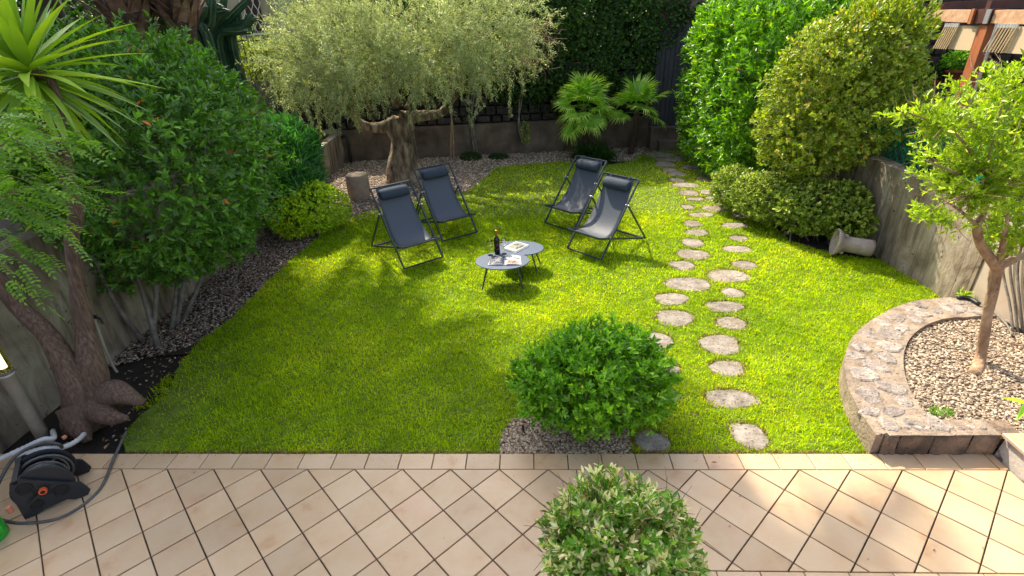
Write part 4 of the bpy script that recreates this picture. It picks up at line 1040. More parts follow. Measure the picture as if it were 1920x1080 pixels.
# -- big laurel bush on the left
bb = thing('laurel_bush', (-4.1,5.4,0), 'huge dark glossy laurel bush overhanging the left wall', 'bush')
E = [((-4.20,5.6,1.80),(1.28,1.30,1.20)), ((-3.78,4.9,1.75),(.95,.9,.92)), ((-4.6,5.2,2.35),(1.1,1.2,.75)), ((-4.45,6.7,1.65),(.78,.9,1.0)), ((-5.1,6.7,2.2),(1.2,1.3,.85)), ((-5.3,4.4,2.3),(.8,.9,.7)), ((-4.2,5.5,1.02),(.80,1.0,.60)), ((-4.15,6.4,.95),(.6,.7,.5))]
tag(foliage('foliage', E, 9500, 7, .072, .031, MT['l_bush'], bb, zmin=.40, gap=(9,-1.4), seed=3, amp=.16, f=4.2, upb=.35, spread=.95, fill=.15, shell=(.80,1.05), cut=lambda P: (P[:,0] > -6.5)), kind='stuff')
twigs('twigs', E, 160, MT['bark'], bb, .006, .4)
base = [G(a,b,-.05) for a,b in [(285,652),(297,652),(268,640),(330,612),(322,618),(300,600),(345,600)]]
tops = [np.array([-4.2,5.2,1.25]),np.array([-4.35,5.0,1.2]),np.array([-4.4,4.6,1.2]),np.array([-4.0,5.6,1.2]),np.array([-4.2,5.8,1.2]),np.array([-4.4,5.5,1.3]),np.array([-3.9,6.0,1.1])]
stems(bb, base, tops, .03, MT['greybark'], mids=.15)

# -- yucca with swollen foot, three trunks
yc = thing('yucca_tree', (-3.95,3.45,-.05), 'yucca with swollen brown foot and a big green rosette at the upper left', 'yucca')
b0 = np.array([-3.93,3.42,-.06])
def trunk(pts, rr, mat, parent, n=14, wob=.05, name='trunk', seg=7): 
    P_ = bez(pts, seg); r_ = np.interp(np.linspace(0,1,len(P_)), np.linspace(0,1,len(rr)), rr); return MB().tube(P_, r_, n, wob=wob).obj(name, mat, parent, smooth=True)
def W(x_, y_, Y): return GY(x_, y_, Y)
trunk([W(165,772,3.40)-np.array([0,0,.08]), W(172,700,3.45), W(160,620,3.55), W(146,540,3.6), W(135,450,3.62), W(142,400,3.65), W(130,345,3.7)], [.17,.115,.072,.055,.050,.050,.045], MT['bark'], yc)
trunk([W(150,790,3.30)-np.array([0,0,.05]), W(140,720,3.35), W(90,630,3.45), W(30,570,3.5), W(-20,500,3.5)], [.15,.105,.072,.062,.058], MT['bark'], yc)
trunk([W(190,740,3.45)-np.array([0,0,.04]), W(215,730,3.4)-np.array([0,0,.04]), W(262,738,3.38)-np.array([0,0,.10])], [.16,.11,.03], MT['bark'], yc, name='root')
trunk([W(140,760,3.3)-np.array([0,0,.02]), W(150,800,3.2)-np.array([0,0,.02]), W(160,818,3.15)-np.array([0,0,.06])], [.14,.09,.03], MT['bark'], yc, name='root')
trunk([W(170,760,3.35), W(205,775,3.25)-np.array([0,0,.04]), W(232,770,3.22)-np.array([0,0,.08])], [.13,.07,.02], MT['bark'], yc, name='root')
trunk([W(130,345,3.7), W(120,290,3.7), W(112,215,3.75), W(95,150,3.8), W(58,138,3.8)], [.05,.036,.030,.03,.032], MT['bark'], yc, 10, .09, 'branch')
trunk([W(128,345,3.7), W(95,290,3.6), W(80,235,3.6), W(60,180,3.7)], [.05,.03,.028,.03], MT['bark'], yc, 10, .09, 'branch')
def strap_leaf(L, Wd, droop, tilt, seed=0):
    n = 9; V = []; rr = random.Random(seed)
    for i in range(n):
        t = i/(n-1); wd = Wd*(min(1, .45+t*2.2) if t < .35 else (1-((t-.35)/.65)**1.7))*.5; ang = tilt-droop*t*t
        V.append(None if False else (t, wd))
    pts = []; x_ = z_ = 0
    for i in range(n):
        t = i/(n-1); ang = tilt-droop*t
        if i: x_ += math.cos(ang)*L/(n-1); z_ += math.sin(ang)*L/(n-1)
        pts.append((x_, z_, ang))
    VV = []; F = []
    for (t, wd), (x_, z_, ang) in zip(V, pts):
        fx, fz = -math.sin(ang), math.cos(ang); fold = wd*.35
        VV += [(x_+fx*fold, -wd, z_+fz*fold), (x_, 0, z_), (x_+fx*fold, wd, z_+fz*fold)]
    for i in range(n-1):
        a = i*3; F += [(a,a+3,a+4,a+1),(a+1,a+4,a+5,a+2)]
    return np.array(VV), F
def rosette(center, nl, L, Wd, parent, mat, tilt0=1.35, tilt1=-.75, droopf=.5, name='leaf', lo=.85):
    V0 = {}
    for k in range(6): V, F = strap_leaf(L, Wd, droopf*(.3+.35*k), 0, k); V0[k] = mesh(name, V, F, mat, True, rnd=np.full(len(F), (k*.37+.1) % 1.0))
    for k in range(nl):
        f = k/(nl-1); az = k*2.39996+random.uniform(-.2,.2); tilt = tilt0+(tilt1-tilt0)*f**.9+random.uniform(-.1,.1)
        o = bpy.data.objects.new(name, V0[min(5, int(f*4)+random.randint(0,1))]); COL.objects.link(o); o.parent = parent
        o.rotation_euler = Euler((random.uniform(-.3,.3), -tilt, az), 'XYZ'); s = random.uniform(lo,1.1)*(1-.2*f if f > .7 else 1)
        o.scale = (s,s*random.uniform(.85,1.1),s); o.location = Vector(center)-Vector(WL[parent.name])+Vector((0,0,.06*(1-2*f)))
rosette(W(56,138,3.8), 104, .76, .070, yc, MT['l_yucca'], 1.42, -.85, .32)

# -- feathery shrub in front left
fs = thing('feathery_shrub', (-4.1,2.6,0), 'light green feathery compound-leaved shrub reaching in from the left edge', 'shrub')
def pinnate(name, rach, parent, mat, nl=9, ll=.03, lw=.016, Lr=.17):
    """rach: list of (base, dir, up)"""
    n = len(rach); B = np.array([r[0] for r in rach]); D = norm(np.array([r[1] for r in rach])); U = norm(np.array([r[2] for r in rach])); S = norm(np.cross(D, U)); U = np.cross(S, D)
    VV, FF, RR = [], [], []; off = 0; br = RNG.uniform(0,1,n)
    for j in range(nl):
        t = (j+1)/nl
        for s in ((-1,1) if j < nl-1 else (0,)):
            P_ = B + D*(t*Lr) - np.array([0,0,1])*(t*t*Lr*.25); dd = norm(D*(.45 if s else 1)+S*s*.9+RNG.normal(size=(n,3))*.12)
            V, F = leaves(P_, dd, U+RNG.normal(size=(n,3))*.2, ll*(1.1-.35*abs(t-.45))*RNG.uniform(.85,1.15,n), lw)
            VV.append(V); FF.append(F+off); off += len(V); RR.append(np.repeat(np.clip(br*.7+RNG.uniform(0,.3,n),0,1),2))
    return obj(name, np.concatenate(VV), np.concatenate(FF), mat, parent, rnd=np.concatenate(RR))
rach = []; br = MB()
for (x0,y0,Y0,x1,y1,Y1,nn) in [(-90,420,2.7,190,350,3.0,30),(-80,330,2.7,150,270,3.0,34),(-90,360,2.6,125,440,2.9,30),(-80,480,2.7,95,560,2.9,20),(-90,270,2.8,90,235,3.1,26),(-70,390,2.8,160,390,3.1,26),(-80,300,2.9,120,320,3.2,28),(-60,200,3.0,60,190,3.3,12),(-80,440,2.9,70,480,3.1,22),(-90,350,3.1,110,360,3.3,26),(-80,290,3.1,130,260,3.4,24),(-60,400,3.2,120,410,3.4,22),(-60,240,2.6,60,290,2.8,20),(-60,340,2.6,80,340,2.8,20)]:
    p0, p1 = W(x0,y0,Y0), W(x1,y1,Y1); mid = (p0+p1)/2+np.array([0,0,.10]); P_ = bez([p0,mid,p1], 12)
    br.tube(P_, np.linspace(.006,.002,len(P_)), 5, False)
    for k in range(int(nn*.95)):
        t = random.uniform(.08,1)*(len(P_)-1); i = min(int(t), len(P_)-2); q = P_[i]+(P_[i+1]-P_[i])*(t-i); ax_ = norm(P_[i+1]-P_[i])
        sd = norm(np.cross(ax_, [0,0,1.0])); dd = ax_*.5+sd*random.uniform(-1,1)+np.array([0,0,random.uniform(-.5,.35)])
        rach.append((q+RNG.normal(size=3)*.03, dd, np.array([RNG.normal()*.3, RNG.normal()*.3, 1.0])))
br.obj('branches', MT['twig'], fs)
tag(pinnate('foliage', rach, fs, MT['l_fern'], 7, .032, .018, .14), kind='stuff')
MB().tube(bez([(-4.15,2.3,-.06),(-4.1,2.5,1.0),(-3.9,2.7,1.8),W(-80,330,2.7)],6), .03, 8, wob=.08).obj('trunk', MT['bark'], fs, smooth=True)

# -- oleander
ol = thing('oleander', (-4.1,8.8,0), 'long-leaved oleander shrub between the laurel bush and the planter wall', 'shrub')
E = [((-4.25,8.6,1.15),(.62,.70,.58)),((-4.0,8.3,.75),(.5,.6,.5)),((-4.7,8.9,1.25),(.6,.6,.5))]
tag(foliage('foliage', E, 1500, 7, .15, .020, MT['l_oleander'], ol, zmin=.1, seed=23, amp=.1, upb=.9, spread=.7), kind='stuff')
stems(ol, [(-4.2+RNG.normal()*.1,8.6+RNG.normal()*.1,-.04) for _ in range(7)], [(-4.2+RNG.normal()*.3,8.6+RNG.normal()*.3,.9) for _ in range(7)], .018, MT['greybark'])
# -- golden shrub
gs = thing('golden_shrub', (-3.55,8.05,0), 'small bright yellow green rounded shrub next to the concrete stool', 'shrub')
E = [((-3.58,8.0,.42),(.44,.45,.44)),((-3.85,7.75,.35),(.35,.35,.36)),((-3.35,8.2,.35),(.3,.3,.32))]
tag(foliage('foliage', E, 2200, 5, .036, .022, MT['l_yellow'], gs, zmin=-.02, seed=31, amp=.07, f=4), kind='stuff')
stems(gs, [(-3.6,8.0,-.04),(-3.55,8.1,-.04),(-3.7,7.9,-.04)], [(-3.6,8.0,.5),(-3.4,8.2,.5),(-3.9,7.8,.5)], .015, MT['greybark'])
# -- ground ivy in the raised rear bed
gi = thing('ground_ivy', (-5.3,11.2,.56), 'dark low leafy ground cover in the raised bed behind the low planter wall', 'plant')
E = [((-5.3,11.4,.62),(.42,1.6,.22)),((-5.9,12.4,.65),(.8,.6,.25)),((-5.6,10.2,.9),(.7,.8,.5))]
tag(foliage('foliage', E, 900, 5, .055, .032, MT['l_low'], gi, zmin=.5, seed=37), kind='stuff')

# -- olive tree
ot = thing('olive_tree', (-2.80,11.0,0), 'old olive tree with gnarled trunk and wide silvery drooping crown', 'tree')
YO = 11.0
def gnarl(pts, rr, n=36, seed=0, name='trunk', wob=.30, seg=9):
    P_ = bez(pts, seg); m_ = len(P_); r_ = np.interp(np.linspace(0,1,m_), np.linspace(0,1,len(rr)), rr); V = []; r0 = random.Random(seed)
    ph = [r0.uniform(0,6) for _ in range(6)]
    for i in range(m_):
        for k in range(n):
            an = 2*math.pi*k/n; h = i/m_
            q = r_[i]*(1+wob*(math.sin(an*3+ph[0]+h*2.2)+.7*math.sin(an*5+ph[1]-h*3.1)+.5*math.sin(an*8+ph[2]+h*4)+.5*math.sin(h*17+an*2+ph[3]))*.6+r0.uniform(-.03,.03))
            V.append((P_[i][0]+q*math.cos(an), P_[i][1]+q*math.sin(an), P_[i][2]))
    F = [(i*n+k, i*n+(k+1)%n, (i+1)*n+(k+1)%n, (i+1)*n+k) for i in range(m_-1) for k in range(n)]+[tuple((m_-1)*n+k for k in range(n))]
    return obj(name, V, F, MT['olivebark'], ot, smooth=True)
gnarl([(-2.83,10.98,-.08),(-2.82,11.0,.12),(-2.80,11.02,.5),(-2.76,11.05,.85),(-2.74,11.06,1.12),(-2.72,11.07,1.32)], [.47,.33,.26,.21,.25,.22], seed=4)
br_ = [([W(745,228,YO),W(712,240,YO),W(678,232,YO),W(655,200,YO-.1),W(640,150,YO-.2)],[.15,.11,.085,.065,.05]),
       ([W(752,222,YO),W(790,218,YO),W(825,212,YO+.1),W(842,190,YO+.1),W(850,140,YO+.1)],[.16,.11,.09,.07,.05]),
       ([W(700,205,YO-.1),W(680,170,YO-.2),W(655,140,YO-.3),W(640,110,YO-.4)],[.06,.06,.05,.035]),
       ([W(745,200,YO),W(735,150,YO),W(720,110,YO-.1),W(700,70,YO-.2)],[.10,.07,.05,.035]),
       ([W(765,205,YO),W(790,150,YO+.1),W(830,100,YO),W(880,70,YO)],[.08,.06,.045,.03]),
       ([W(835,205,YO),W(870,160,YO),W(920,120,YO-.1),W(960,80,YO-.2)],[.07,.05,.04,.025]),
       ([W(655,195,YO-.1),W(610,150,YO-.3),W(560,110,YO-.4),W(520,90,YO-.4)],[.06,.045,.035,.02])]
for pts, rr in br_:
    P_ = bez(pts, 5); r_ = np.interp(np.linspace(0,1,len(P_)), np.linspace(0,1,len(rr)), rr); MB().tube(P_, r_, 10, wob=.12).obj('limb', MT['olivebark'], ot, smooth=True)
E = [((-2.3,10.7,3.0),(1.9,1.35,.95)),((-3.6,10.6,2.95),(1.1,1.1,.75)),((-.9,10.6,3.05),(1.1,1.0,.7)),((-3.75,10.7,2.6),(1.15,1.2,.85)),((-.9,10.8,2.75),(1.25,1.15,.80)),((-2.9,9.9,2.55),(1.4,.9,.75)),((-1.6,9.95,2.6),(1.3,.85,.7)),((-4.25,10.3,2.35),(.65,.8,.75)),((-3.6,9.7,2.3),(.7,.7,.6)),((-.35,10.5,2.45),(.5,.7,.6)),((-4.5,10.2,1.85),(.30,.5,.62)),((-4.2,9.8,1.85),(.4,.4,.5)),((-2.2,9.7,2.0),(.5,.4,.5)),((-.5,10.3,1.95),(.35,.4,.6)),((-1.2,9.8,1.95),(.4,.4,.45))]
# drooping twigs carry the leaves
nT = 9500
Pt, Nt = crown_pts(nT, E, (.35,1.06), 2, 41, .26, 4.4)
nT = len(Pt); Dt = norm(Nt*.75+RNG.normal(size=(nT,3))*.55+np.array([0,0,-.25])); Lt = RNG.uniform(.12,.30,nT)
k_ = (Pt[:,2] > 1.35) & (clump(Pt, 41, 6.5) > -.42+RNG.normal(0,.2,len(Pt))); Pt, Dt, Lt, Nt = Pt[k_], Dt[k_], Lt[k_], Nt[k_]
# long hanging shoots under the crown
hx = RNG.choice(len(Pt), 520); hp = Pt[hx].copy(); keep = (hp[:,2] < 2.55) & (hp[:,1] < 10.8); hp = hp[keep]
chains = [(p, norm(np.array([RNG.normal()*.15, RNG.normal()*.15-.05, -1.0])), RNG.uniform(.3,.95)) for p in hp[:190]]
PP = [Pt]; DD = [Dt]; LL = [Lt]
cm = MB()
for p, d_, ln_ in chains:
    a_ = p; seg = max(2, int(ln_/.12)); pts = [a_]
    for i in range(seg):
        d_ = norm(d_+np.array([RNG.normal()*.14, RNG.normal()*.14, -.12])); b_ = a_+d_*.12; pts.append(b_); PP.append(a_[None]); DD.append(norm(d_+RNG.normal(size=3)*.3)[None]); LL.append(np.array([.13])); a_ = b_
    cm.tube(pts, .0035, 3, False)
tag(cm.obj('hanging_shoots', MT['twig'], ot), kind='stuff')
Pt, Dt, Lt = np.concatenate(PP), np.concatenate(DD), np.concatenate(LL); nT = len(Pt)
VV, FF, RR = [], [], []; off = 0; brn = RNG.uniform(0,1,nT)
S1 = norm(np.cross(Dt, sph(nT))); S2 = np.cross(Dt, S1)
for j in range(11):
    t = (j+.5)/11; an = j*2.4+RNG.uniform(-.6,.6,nT); rd = S1*np.cos(an)[:,None]+S2*np.sin(an)[:,None]
    V, F = leaves(Pt+Dt*(t*Lt)[:,None], norm(Dt*.8+rd*.75), norm(rd*-.5+Dt*.4+np.array([0,0,.6])+RNG.normal(size=(nT,3))*.3), RNG.uniform(.045,.075,nT), .015)
    VV.append(V); FF.append(F+off); off += len(V); RR.append(np.repeat(np.clip(brn*.5+RNG.uniform(0,.5,nT),0,1),2))
tag(obj('foliage', np.concatenate(VV), np.concatenate(FF), MT['l_olive'], ot, rnd=np.concatenate(RR)), kind='stuff')
twigs('twigs', E, 420, MT['twig'], ot, .006, .45, (.2,.98), 44)
# bare twig tangle at the right end of the crown
tw = MB()
for k in range(110):
    p = np.array([RNG.uniform(-.35,.35), 10.4+RNG.normal()*.3, RNG.uniform(2.2,3.0)]); d_ = norm(np.array([RNG.normal()*.6+.5, RNG.normal()*.5, RNG.normal()*.6])); pts = [p]
    for i in range(4): d_ = norm(d_+RNG.normal(size=3)*.4); p = p+d_*.09; pts.append(p)
    tw.tube(pts, [.004,.0035,.003,.002,.0015], 3, False)
tag(tw.obj('bare_twigs', MT['tanbark'], ot), kind='stuff')

# -- thin climber stems on the back wall
for (xa, ya, xb, yb, xm, lb) in [(780,312,776,180,772,'thin double vine stem behind the olive trunk on the low wall'),(845,300,848,185,846,'thick pale vine stem climbing the low wall right of the olive trunk'),(890,290,888,185,884,'thin twisted vine stem above the moss mound'),(985,282,978,190,972,'thin young climber stem with small leaves on the low wall')]:
    t = thing('climbing_vine', tuple(W(xa,ya,13.05)), lb, 'vine')
    Yv = 13.05 if xa < 870 else 13.3
    for o_ in (0, .05):
        P_ = bez([W(xa+o_*120,ya,Yv), W(xm+o_*60,(ya+yb)/2,Yv+.05), W(xb-o_*80,yb,Yv+.1), W(xb+6,yb-50,Yv)], 5)
        MB().tube(P_, np.linspace(.024,.014,len(P_)), 7, wob=.15).obj('stem', MT['tanbark'] if xa == 845 else MT['greybark'], t, smooth=True)
    if xa == 985:
        E = [(W(985,250,13.2),(.12,.1,.28))]; tag(foliage('foliage', E, 40, 4, .06, .03, MT['l_low'], t), kind='stuff')
for (xa, ya, r_, lb) in [(882,288,.22,'larger dark moss mound at the foot of the low wall'),(935,292,.20,'smaller flat moss mound right of the vine stem')]:
    c = W(xa, ya, 12.95 if xa < 900 else 13.0); t = thing('moss_mound', (c[0],c[1],-.03), lb, 'moss')
    E = [((c[0],c[1],-.02),(r_*1.25,r_,.10 if xa > 900 else .17))]
    tag(foliage('moss', E, 700, 4, .03, .014, MT['moss'], t, zmin=-.03, seed=5), kind='stuff')

# -- dark ivy hedge at the back
ih = thing('ivy_hedge', (-.5,13.9,.7), 'tall dark green ivy hedge growing over the back wall beside the gate', 'hedge')
E = []
for (x_, zc, rz_, rx_) in [(-.2,2.7,1.7,1.2),(1.1,2.55,1.75,1.1),(2.2,2.75,1.6,1.0),(3.0,3.2,1.1,.8),(-1.6,2.9,1.5,1.2),(-3.0,2.9,1.4,1.2),(4.0,3.5,.8,.9)]:
    E.append(((x_, 13.85+x_*.115, zc),(rx_,.55,rz_)))
tag(foliage('foliage', E, 17000, 5, .066, .044, MT['l_back'], ih, zmin=.95, seed=61, p=3, amp=.07, f=3, upb=.2, spread=1.1, fill=.12), kind='stuff')

# -- laurel hedge right
rh = thing('laurel_hedge', (4.1,11.0,0), 'tall trimmed bright green laurel hedge right of the stepping stone path', 'hedge')
E = [((4.68,10.9,1.72),(1.34,1.9,1.75)),((4.15,11.6,1.65),(.85,1.2,1.70)),((5.3,10.2,2.0),(1.0,1.2,1.35)),((4.5,9.5,1.35),(.85,.85,1.25))]
tag(foliage('foliage', E, 9800, 7, .102, .040, MT['l_hedge'], rh, zmin=.05, gap=(9,-1.0), seed=71, p=3.4, amp=.10, f=5.0, upb=.5, spread=.8, fill=.12, shell=(.84,1.04)), kind='stuff')
twigs('twigs', E, 120, MT['bark'], rh, .008, .5)
stems(rh, [(4.3+RNG.normal()*.3,10.8+RNG.normal()*.6,-.04) for _ in range(8)], [(4.4+RNG.normal()*.4,10.8+RNG.normal()*.6,1.2) for _ in range(8)], .03, MT['bark'])

# -- round shrub on trunks
rs = thing('round_shrub', (4.45,7.9,0), 'big rounded yellow green shrub clipped to a dome on bare stems', 'shrub')
E = [((4.45,8.0,1.85),(1.02,.95,.98)),((4.22,7.95,2.3),(.68,.75,.62)),((4.62,7.9,2.42),(.62,.72,.60)),((4.05,7.9,1.45),(.72,.75,.68)),((4.72,8.2,2.1),(.60,.8,.7))]
tag(foliage('foliage', E, 8500, 5, .054, .030, MT['l_round'], rs, zmin=.72, gap=(10,-1.0), seed=81, amp=.10, f=5, upb=.4, spread=.9, fill=.2), kind='stuff')
sh = MB()
tag(foliage('top_shoots', [((4.72,7.9,2.85),(.58,.5,.36))], 420, 5, .075, .034, MT['l_round'], rs, zmin=2.6, seed=83, amp=.3, f=5, upb=1.0, spread=.5), kind='stuff')
twigs('twigs', E, 150, MT['twig'], rs, .006, .35)
stems(rs, [(4.5,7.65,-.05),(4.35,7.9,-.05),(4.62,7.8,-.05),(4.3,7.7,-.05)], [(4.38,7.6,1.2),(4.1,7.8,1.2),(4.9,7.9,1.4),(4.2,7.5,1.1)], .032, MT['greybark'], mids=.1)
# -- low spreading shrub
ls = thing('low_shrub', (4.0,7.4,0), 'low spreading light green shrub along the right lawn edge under the round shrub', 'shrub')
E = [((3.75,8.0,.42),(.55,.55,.38)),((4.15,7.45,.45),(.62,.5,.40)),((4.5,7.3,.42),(.35,.4,.42)),((3.5,8.7,.36),(.42,.6,.34)),((4.45,7.0,.35),(.32,.3,.28))]
tag(foliage('foliage', E, 3800, 5, .050, .030, MT['l_low'], ls, zmin=-.0, seed=91, amp=.12, f=4, upb=.5, spread=.9), kind='stuff')
stems(ls, [(4.1+RNG.normal()*.3,7.5+RNG.normal()*.3,-.05) for _ in range(8)], [(4.1+RNG.normal()*.35,7.5+RNG.normal()*.35,.4) for _ in range(8)], .012, MT['greybark'])
twigs('twigs', E, 80, MT['twig'], ls, .004, .25)

# -- ball shrub by the patio
bs = thing('ball_shrub', (.45,3.45,-.02), 'rounded fresh green shrub on the pebble patch at the patio edge', 'shrub')
E = [((.48,3.40,.44),(.50,.42,.34)),((.12,3.36,.42),(.27,.30,.25)),((.84,3.36,.38),(.26,.30,.27)),((.62,3.50,.55),(.38,.3,.24)),((.34,3.22,.30),(.34,.2,.22))]
tag(foliage('foliage', E, 3700, 6, .048, .022, MT['l_ball'], bs, zmin=.03, gap=(14,-.75), seed=101, amp=.26, f=5.5, upb=.7, spread=.8, fill=.3, shell=(.7,1.12)), kind='stuff')
twigs('twigs', E, 120, MT['twig'], bs, .003, .16)
stems(bs, [(.45+RNG.normal()*.05,3.35+RNG.normal()*.05,-.03) for _ in range(9)], [(.5+RNG.normal()*.2,3.45+RNG.normal()*.15,.4) for _ in range(9)], .012, MT['tanbark'], mids=.1)

# -- potted shrub in the foreground
fp = thing('potted_shrub', (.37,1.55,.006), 'round shrub with cream bleached leaves in front of the patio edge, bottom centre', 'potted plant')
MB().lathe([(.14,0),(.15,.01),(.19,.36),(.215,.365),(.22,.42),(.20,.425),(.185,.38),(0,.375)], (.37,1.55,.006), 32).obj('pot', MT['terracotta'], fp, smooth=True)
MB().tube([(.37,1.55,.3),(.38,1.55,.6),(.37,1.56,.85)], [.02,.016,.012], 8).obj('stem', MT['bark'], fp)
E = [((.37,1.55,.86),(.33,.34,.31)),((.27,1.58,.88),(.24,.25,.25)),((.49,1.55,.80),(.24,.25,.26))]
tag(foliage('foliage', E, 2300, 6, .038, .015, MT['l_front'], fp, zmin=.5, gap=(13,-.8), seed=112, amp=.16, f=4, upb=.9, spread=.75, fill=.35, shell=(.7,1.05)), kind='stuff')
twigs('twigs', E, 110, MT['twig'], fp, .0028, .15, (.4,1.0))

# -- small tree in the planter
tr = thing('small_tree', tuple(G(1830,700,.15)), 'small tree with pale knotty trunk and bright loose leaves in the stone planter', 'tree')
YT = 4.0
trunk([G(1826,704,.14), W(1838,672,3.96), W(1850,600,4.0), W(1864,530,4.02), W(1872,495,4.0)], [.052,.042,.037,.042,.047], MT['tanbark'], tr, 16, .14)
for pts, rr in [([W(1868,500,4.0),W(1838,455,3.95),W(1832,425,3.9),W(1845,400,3.9)],[.045,.034,.028,.02]),([W(1845,400,3.9),W(1850,330,3.95),W(1862,250,4.0)],[.02,.015,.008]),([W(1868,500,4.0),W(1905,485,4.0),W(1950,465,4.1)],[.04,.03,.025]),([W(1880,488,4.05),W(1900,440,4.1),W(1915,380,4.2)],[.028,.02,.012]),([W(1840,430,3.9),W(1800,395,3.85),W(1760,370,3.8)],[.016,.01,.005]),([W(1848,380,3.9),W(1800,330,3.9),W(1735,300,3.85)],[.014,.01,.004]),([W(1872,505,4.0),W(1882,450,3.9),W(1890,400,3.85)],[.03,.02,.01]),([W(1850,330,3.95),W(1790,250,3.9),W(1700,210,3.85)],[.014,.009,.004]),([W(1862,260,4.0),W(1880,190,4.0),W(1895,120,4.0)],[.01,.007,.003]),([W(1850,370,3.9),W(1800,370,3.8),W(1745,395,3.75)],[.01,.007,.003])]:
    P_ = bez(pts, 6); MB().tube(P_, np.interp(np.linspace(0,1,len(P_)), np.linspace(0,1,len(rr)), rr), 8, wob=.1).obj('limb', MT['tanbark'], tr, smooth=True)
E = [(W(1860,300,4.0),(.42,.42,.42)),(W(1890,190,4.0),(.26,.34,.30)),(W(1822,345,3.9),(.25,.28,.22)),(W(1775,225,3.9),(.32,.26,.14)),(W(1900,420,4.05),(.26,.34,.20)),(W(1760,395,3.8),(.15,.2,.10)),(W(1945,300,4.1),(.35,.45,.5)),(W(1720,205,3.85),(.14,.15,.07))]
tag(foliage('foliage', E, 3000, 6, .046, .017, MT['l_treer'], tr, gap=(11,-.02), seed=121, amp=.4, f=4, upb=.6, spread=.8, fill=.4, shell=(.3,1.15)), kind='stuff')
twigs('twigs', E, 230, MT['tanbark'], tr, .0035, .2, (.2,.95), 122)
# bare prunings lying in the planter
for (a_, b_, lb, zz_) in [([(1885,600),(1915,618),(1950,622)],.012,'pale bare branch lying on the planter pebbles beside the wall',.17),([(1862,585),(1885,605),(1898,628)],.009,'short forked twig leaning behind the small trunk',.2),([(1880,640),(1920,650),(1960,660)],.008,'thin brown stick on the pebbles at the right edge',.165)]:
    tag(MB().tube(bez([G(x_,y_,zz_) for x_,y_ in a_],4), b_, 6, wob=.15).obj('bare_branch', MT['twig'] if a_[0][0] == 1880 else MT['greybark'], smooth=True), lb, 'branch', 'cut branches in the planter')
tag(MB().tube(bez([G(1795,558,.21),G(1815,558,.22),G(1836,570,.21)],5), .022, 8).obj('irrigation_pipe', MT['blackplastic'], smooth=True), 'black irrigation pipe lying on the far end of the planter wall', 'pipe')
MBb = bez([G(1870,640,.16), GX(1895,560,4.72), GX(1890,500,4.74)], 6)
cv = thing('climbing_vine', tuple(G(1895,640,.15)), 'bundle of grey bare vine stems against the tan wall behind the small tree', 'vine')
for k in range(5): MB().tube(bez([G(1900+k*9,625,.15), GX(1893+k*10,570,4.70), GX(1880+k*14,500,4.70), GX(1890+k*16,430,4.72)],5), .012, 6, wob=.2).obj('stem', MT['greybark'], cv, smooth=True)
# weed at planter edge, sprout on wall end
wd_ = thing('planter_weed', tuple(G(1760,775,.16)), 'small pale green weed tuft at the near inner edge of the planter', 'weed')
tag(foliage('foliage', [(G(1765,772,.165),(.10,.05,.02))], 60, 4, .022, .008, MT['l_fern'], wd_), kind='stuff')
wd_ = thing('planter_weed', tuple(G(1806,560,.2)), 'small star-shaped green sprout on the far end of the planter wall', 'weed')
tag(foliage('foliage', [(G(1806,553,.22),(.06,.04,.03))], 9, 5, .07, .02, MT['l_treer'], wd_), kind='stuff')
# leaf sprig entering at the right edge
lf = thing('leaf_sprig', (2.35,1.95,0), 'two glossy green leaves poking in at the right edge before the planter', 'plant')
for q0_, q1_ in [((1945,765),(1880,742)),((1945,745),(1908,782))]:
    a_, b_ = G(*q0_,1.3), G(*q1_,1.3); V, F = leaves(np.array([a_]), np.array([b_-a_]), np.array([[0,0,1.0]]), np.linalg.norm(b_-a_), .045)
    obj('leaf', V, F, MT['l_ball'], lf, rnd=[.85,.8])
MB().tube(bez([G(1945,765,1.3),(2.75,2.05,1.0),(2.8,1.95,0)],5), .006, 6).obj('stem', MT['twig'], lf)

# -- fan palms
def frond_mesh(seed, R_=.50, nseg=32, spread=RAD(205), pet=.38):
    r0 = random.Random(seed); V = []; F = []
    for i in range(4):                                    # petiole
        t = i/3; x_ = t*pet; z_ = .10*math.sin(t*1.4)*pet
        V += [(x_,-.007,z_),(x_,.007,z_),(x_,0,z_+.009)]
    for i in range(3):
        for k in range(3): a = i*3+k; c = i*3+(k+1)%3; F.append((a,c,c+3,a+3))
    ox, oz = pet, .10*math.sin(1.4)*pet
    for k in range(nseg):
        an = -spread/2+spread*k/(nseg-1); ln = R_*(.80+.20*math.cos(an*.8))*r0.uniform(.9,1.05); wd = R_*spread/nseg*.40
        b = len(V); dr = r0.uniform(.12,.5)
        for j, (t, wf) in enumerate(((0.02,.05),(.35,.95),(.62,.85),(.84,.4),(1,.02))):
            rr_ = ln*t; cx_, cy_2 = ox+math.cos(an)*rr_, math.sin(an)*rr_; drop = -dr*ln*max(0,t-.45)**1.7*2.2+.05*abs(math.sin(an))*rr_
            sx_, sy_2 = -math.sin(an)*wd*wf, math.cos(an)*wd*wf; fold = wd*wf*.8
            V += [(cx_-sx_, cy_2-sy_2, oz+drop+fold*.5), (cx_, cy_2, oz+drop-fold*.3), (cx_+sx_, cy_2+sy_2, oz+drop+fold*.5)]
        for j in range(4):
            a = b+j*3; F += [(a,a+3,a+4,a+1),(a+1,a+4,a+5,a+2)]
    rn = []
    for i in range(9): rn.append(.3)
    for k in range(nseg): rn += [min(1, r0.uniform(.3,.8))]*4+[min(1,r0.uniform(.6,1))]*4
    return mesh('frond', V, F, MT['l_palm'], False, rnd=rn[:len(F)])
FR = [frond_mesh(s) for s in range(4)]
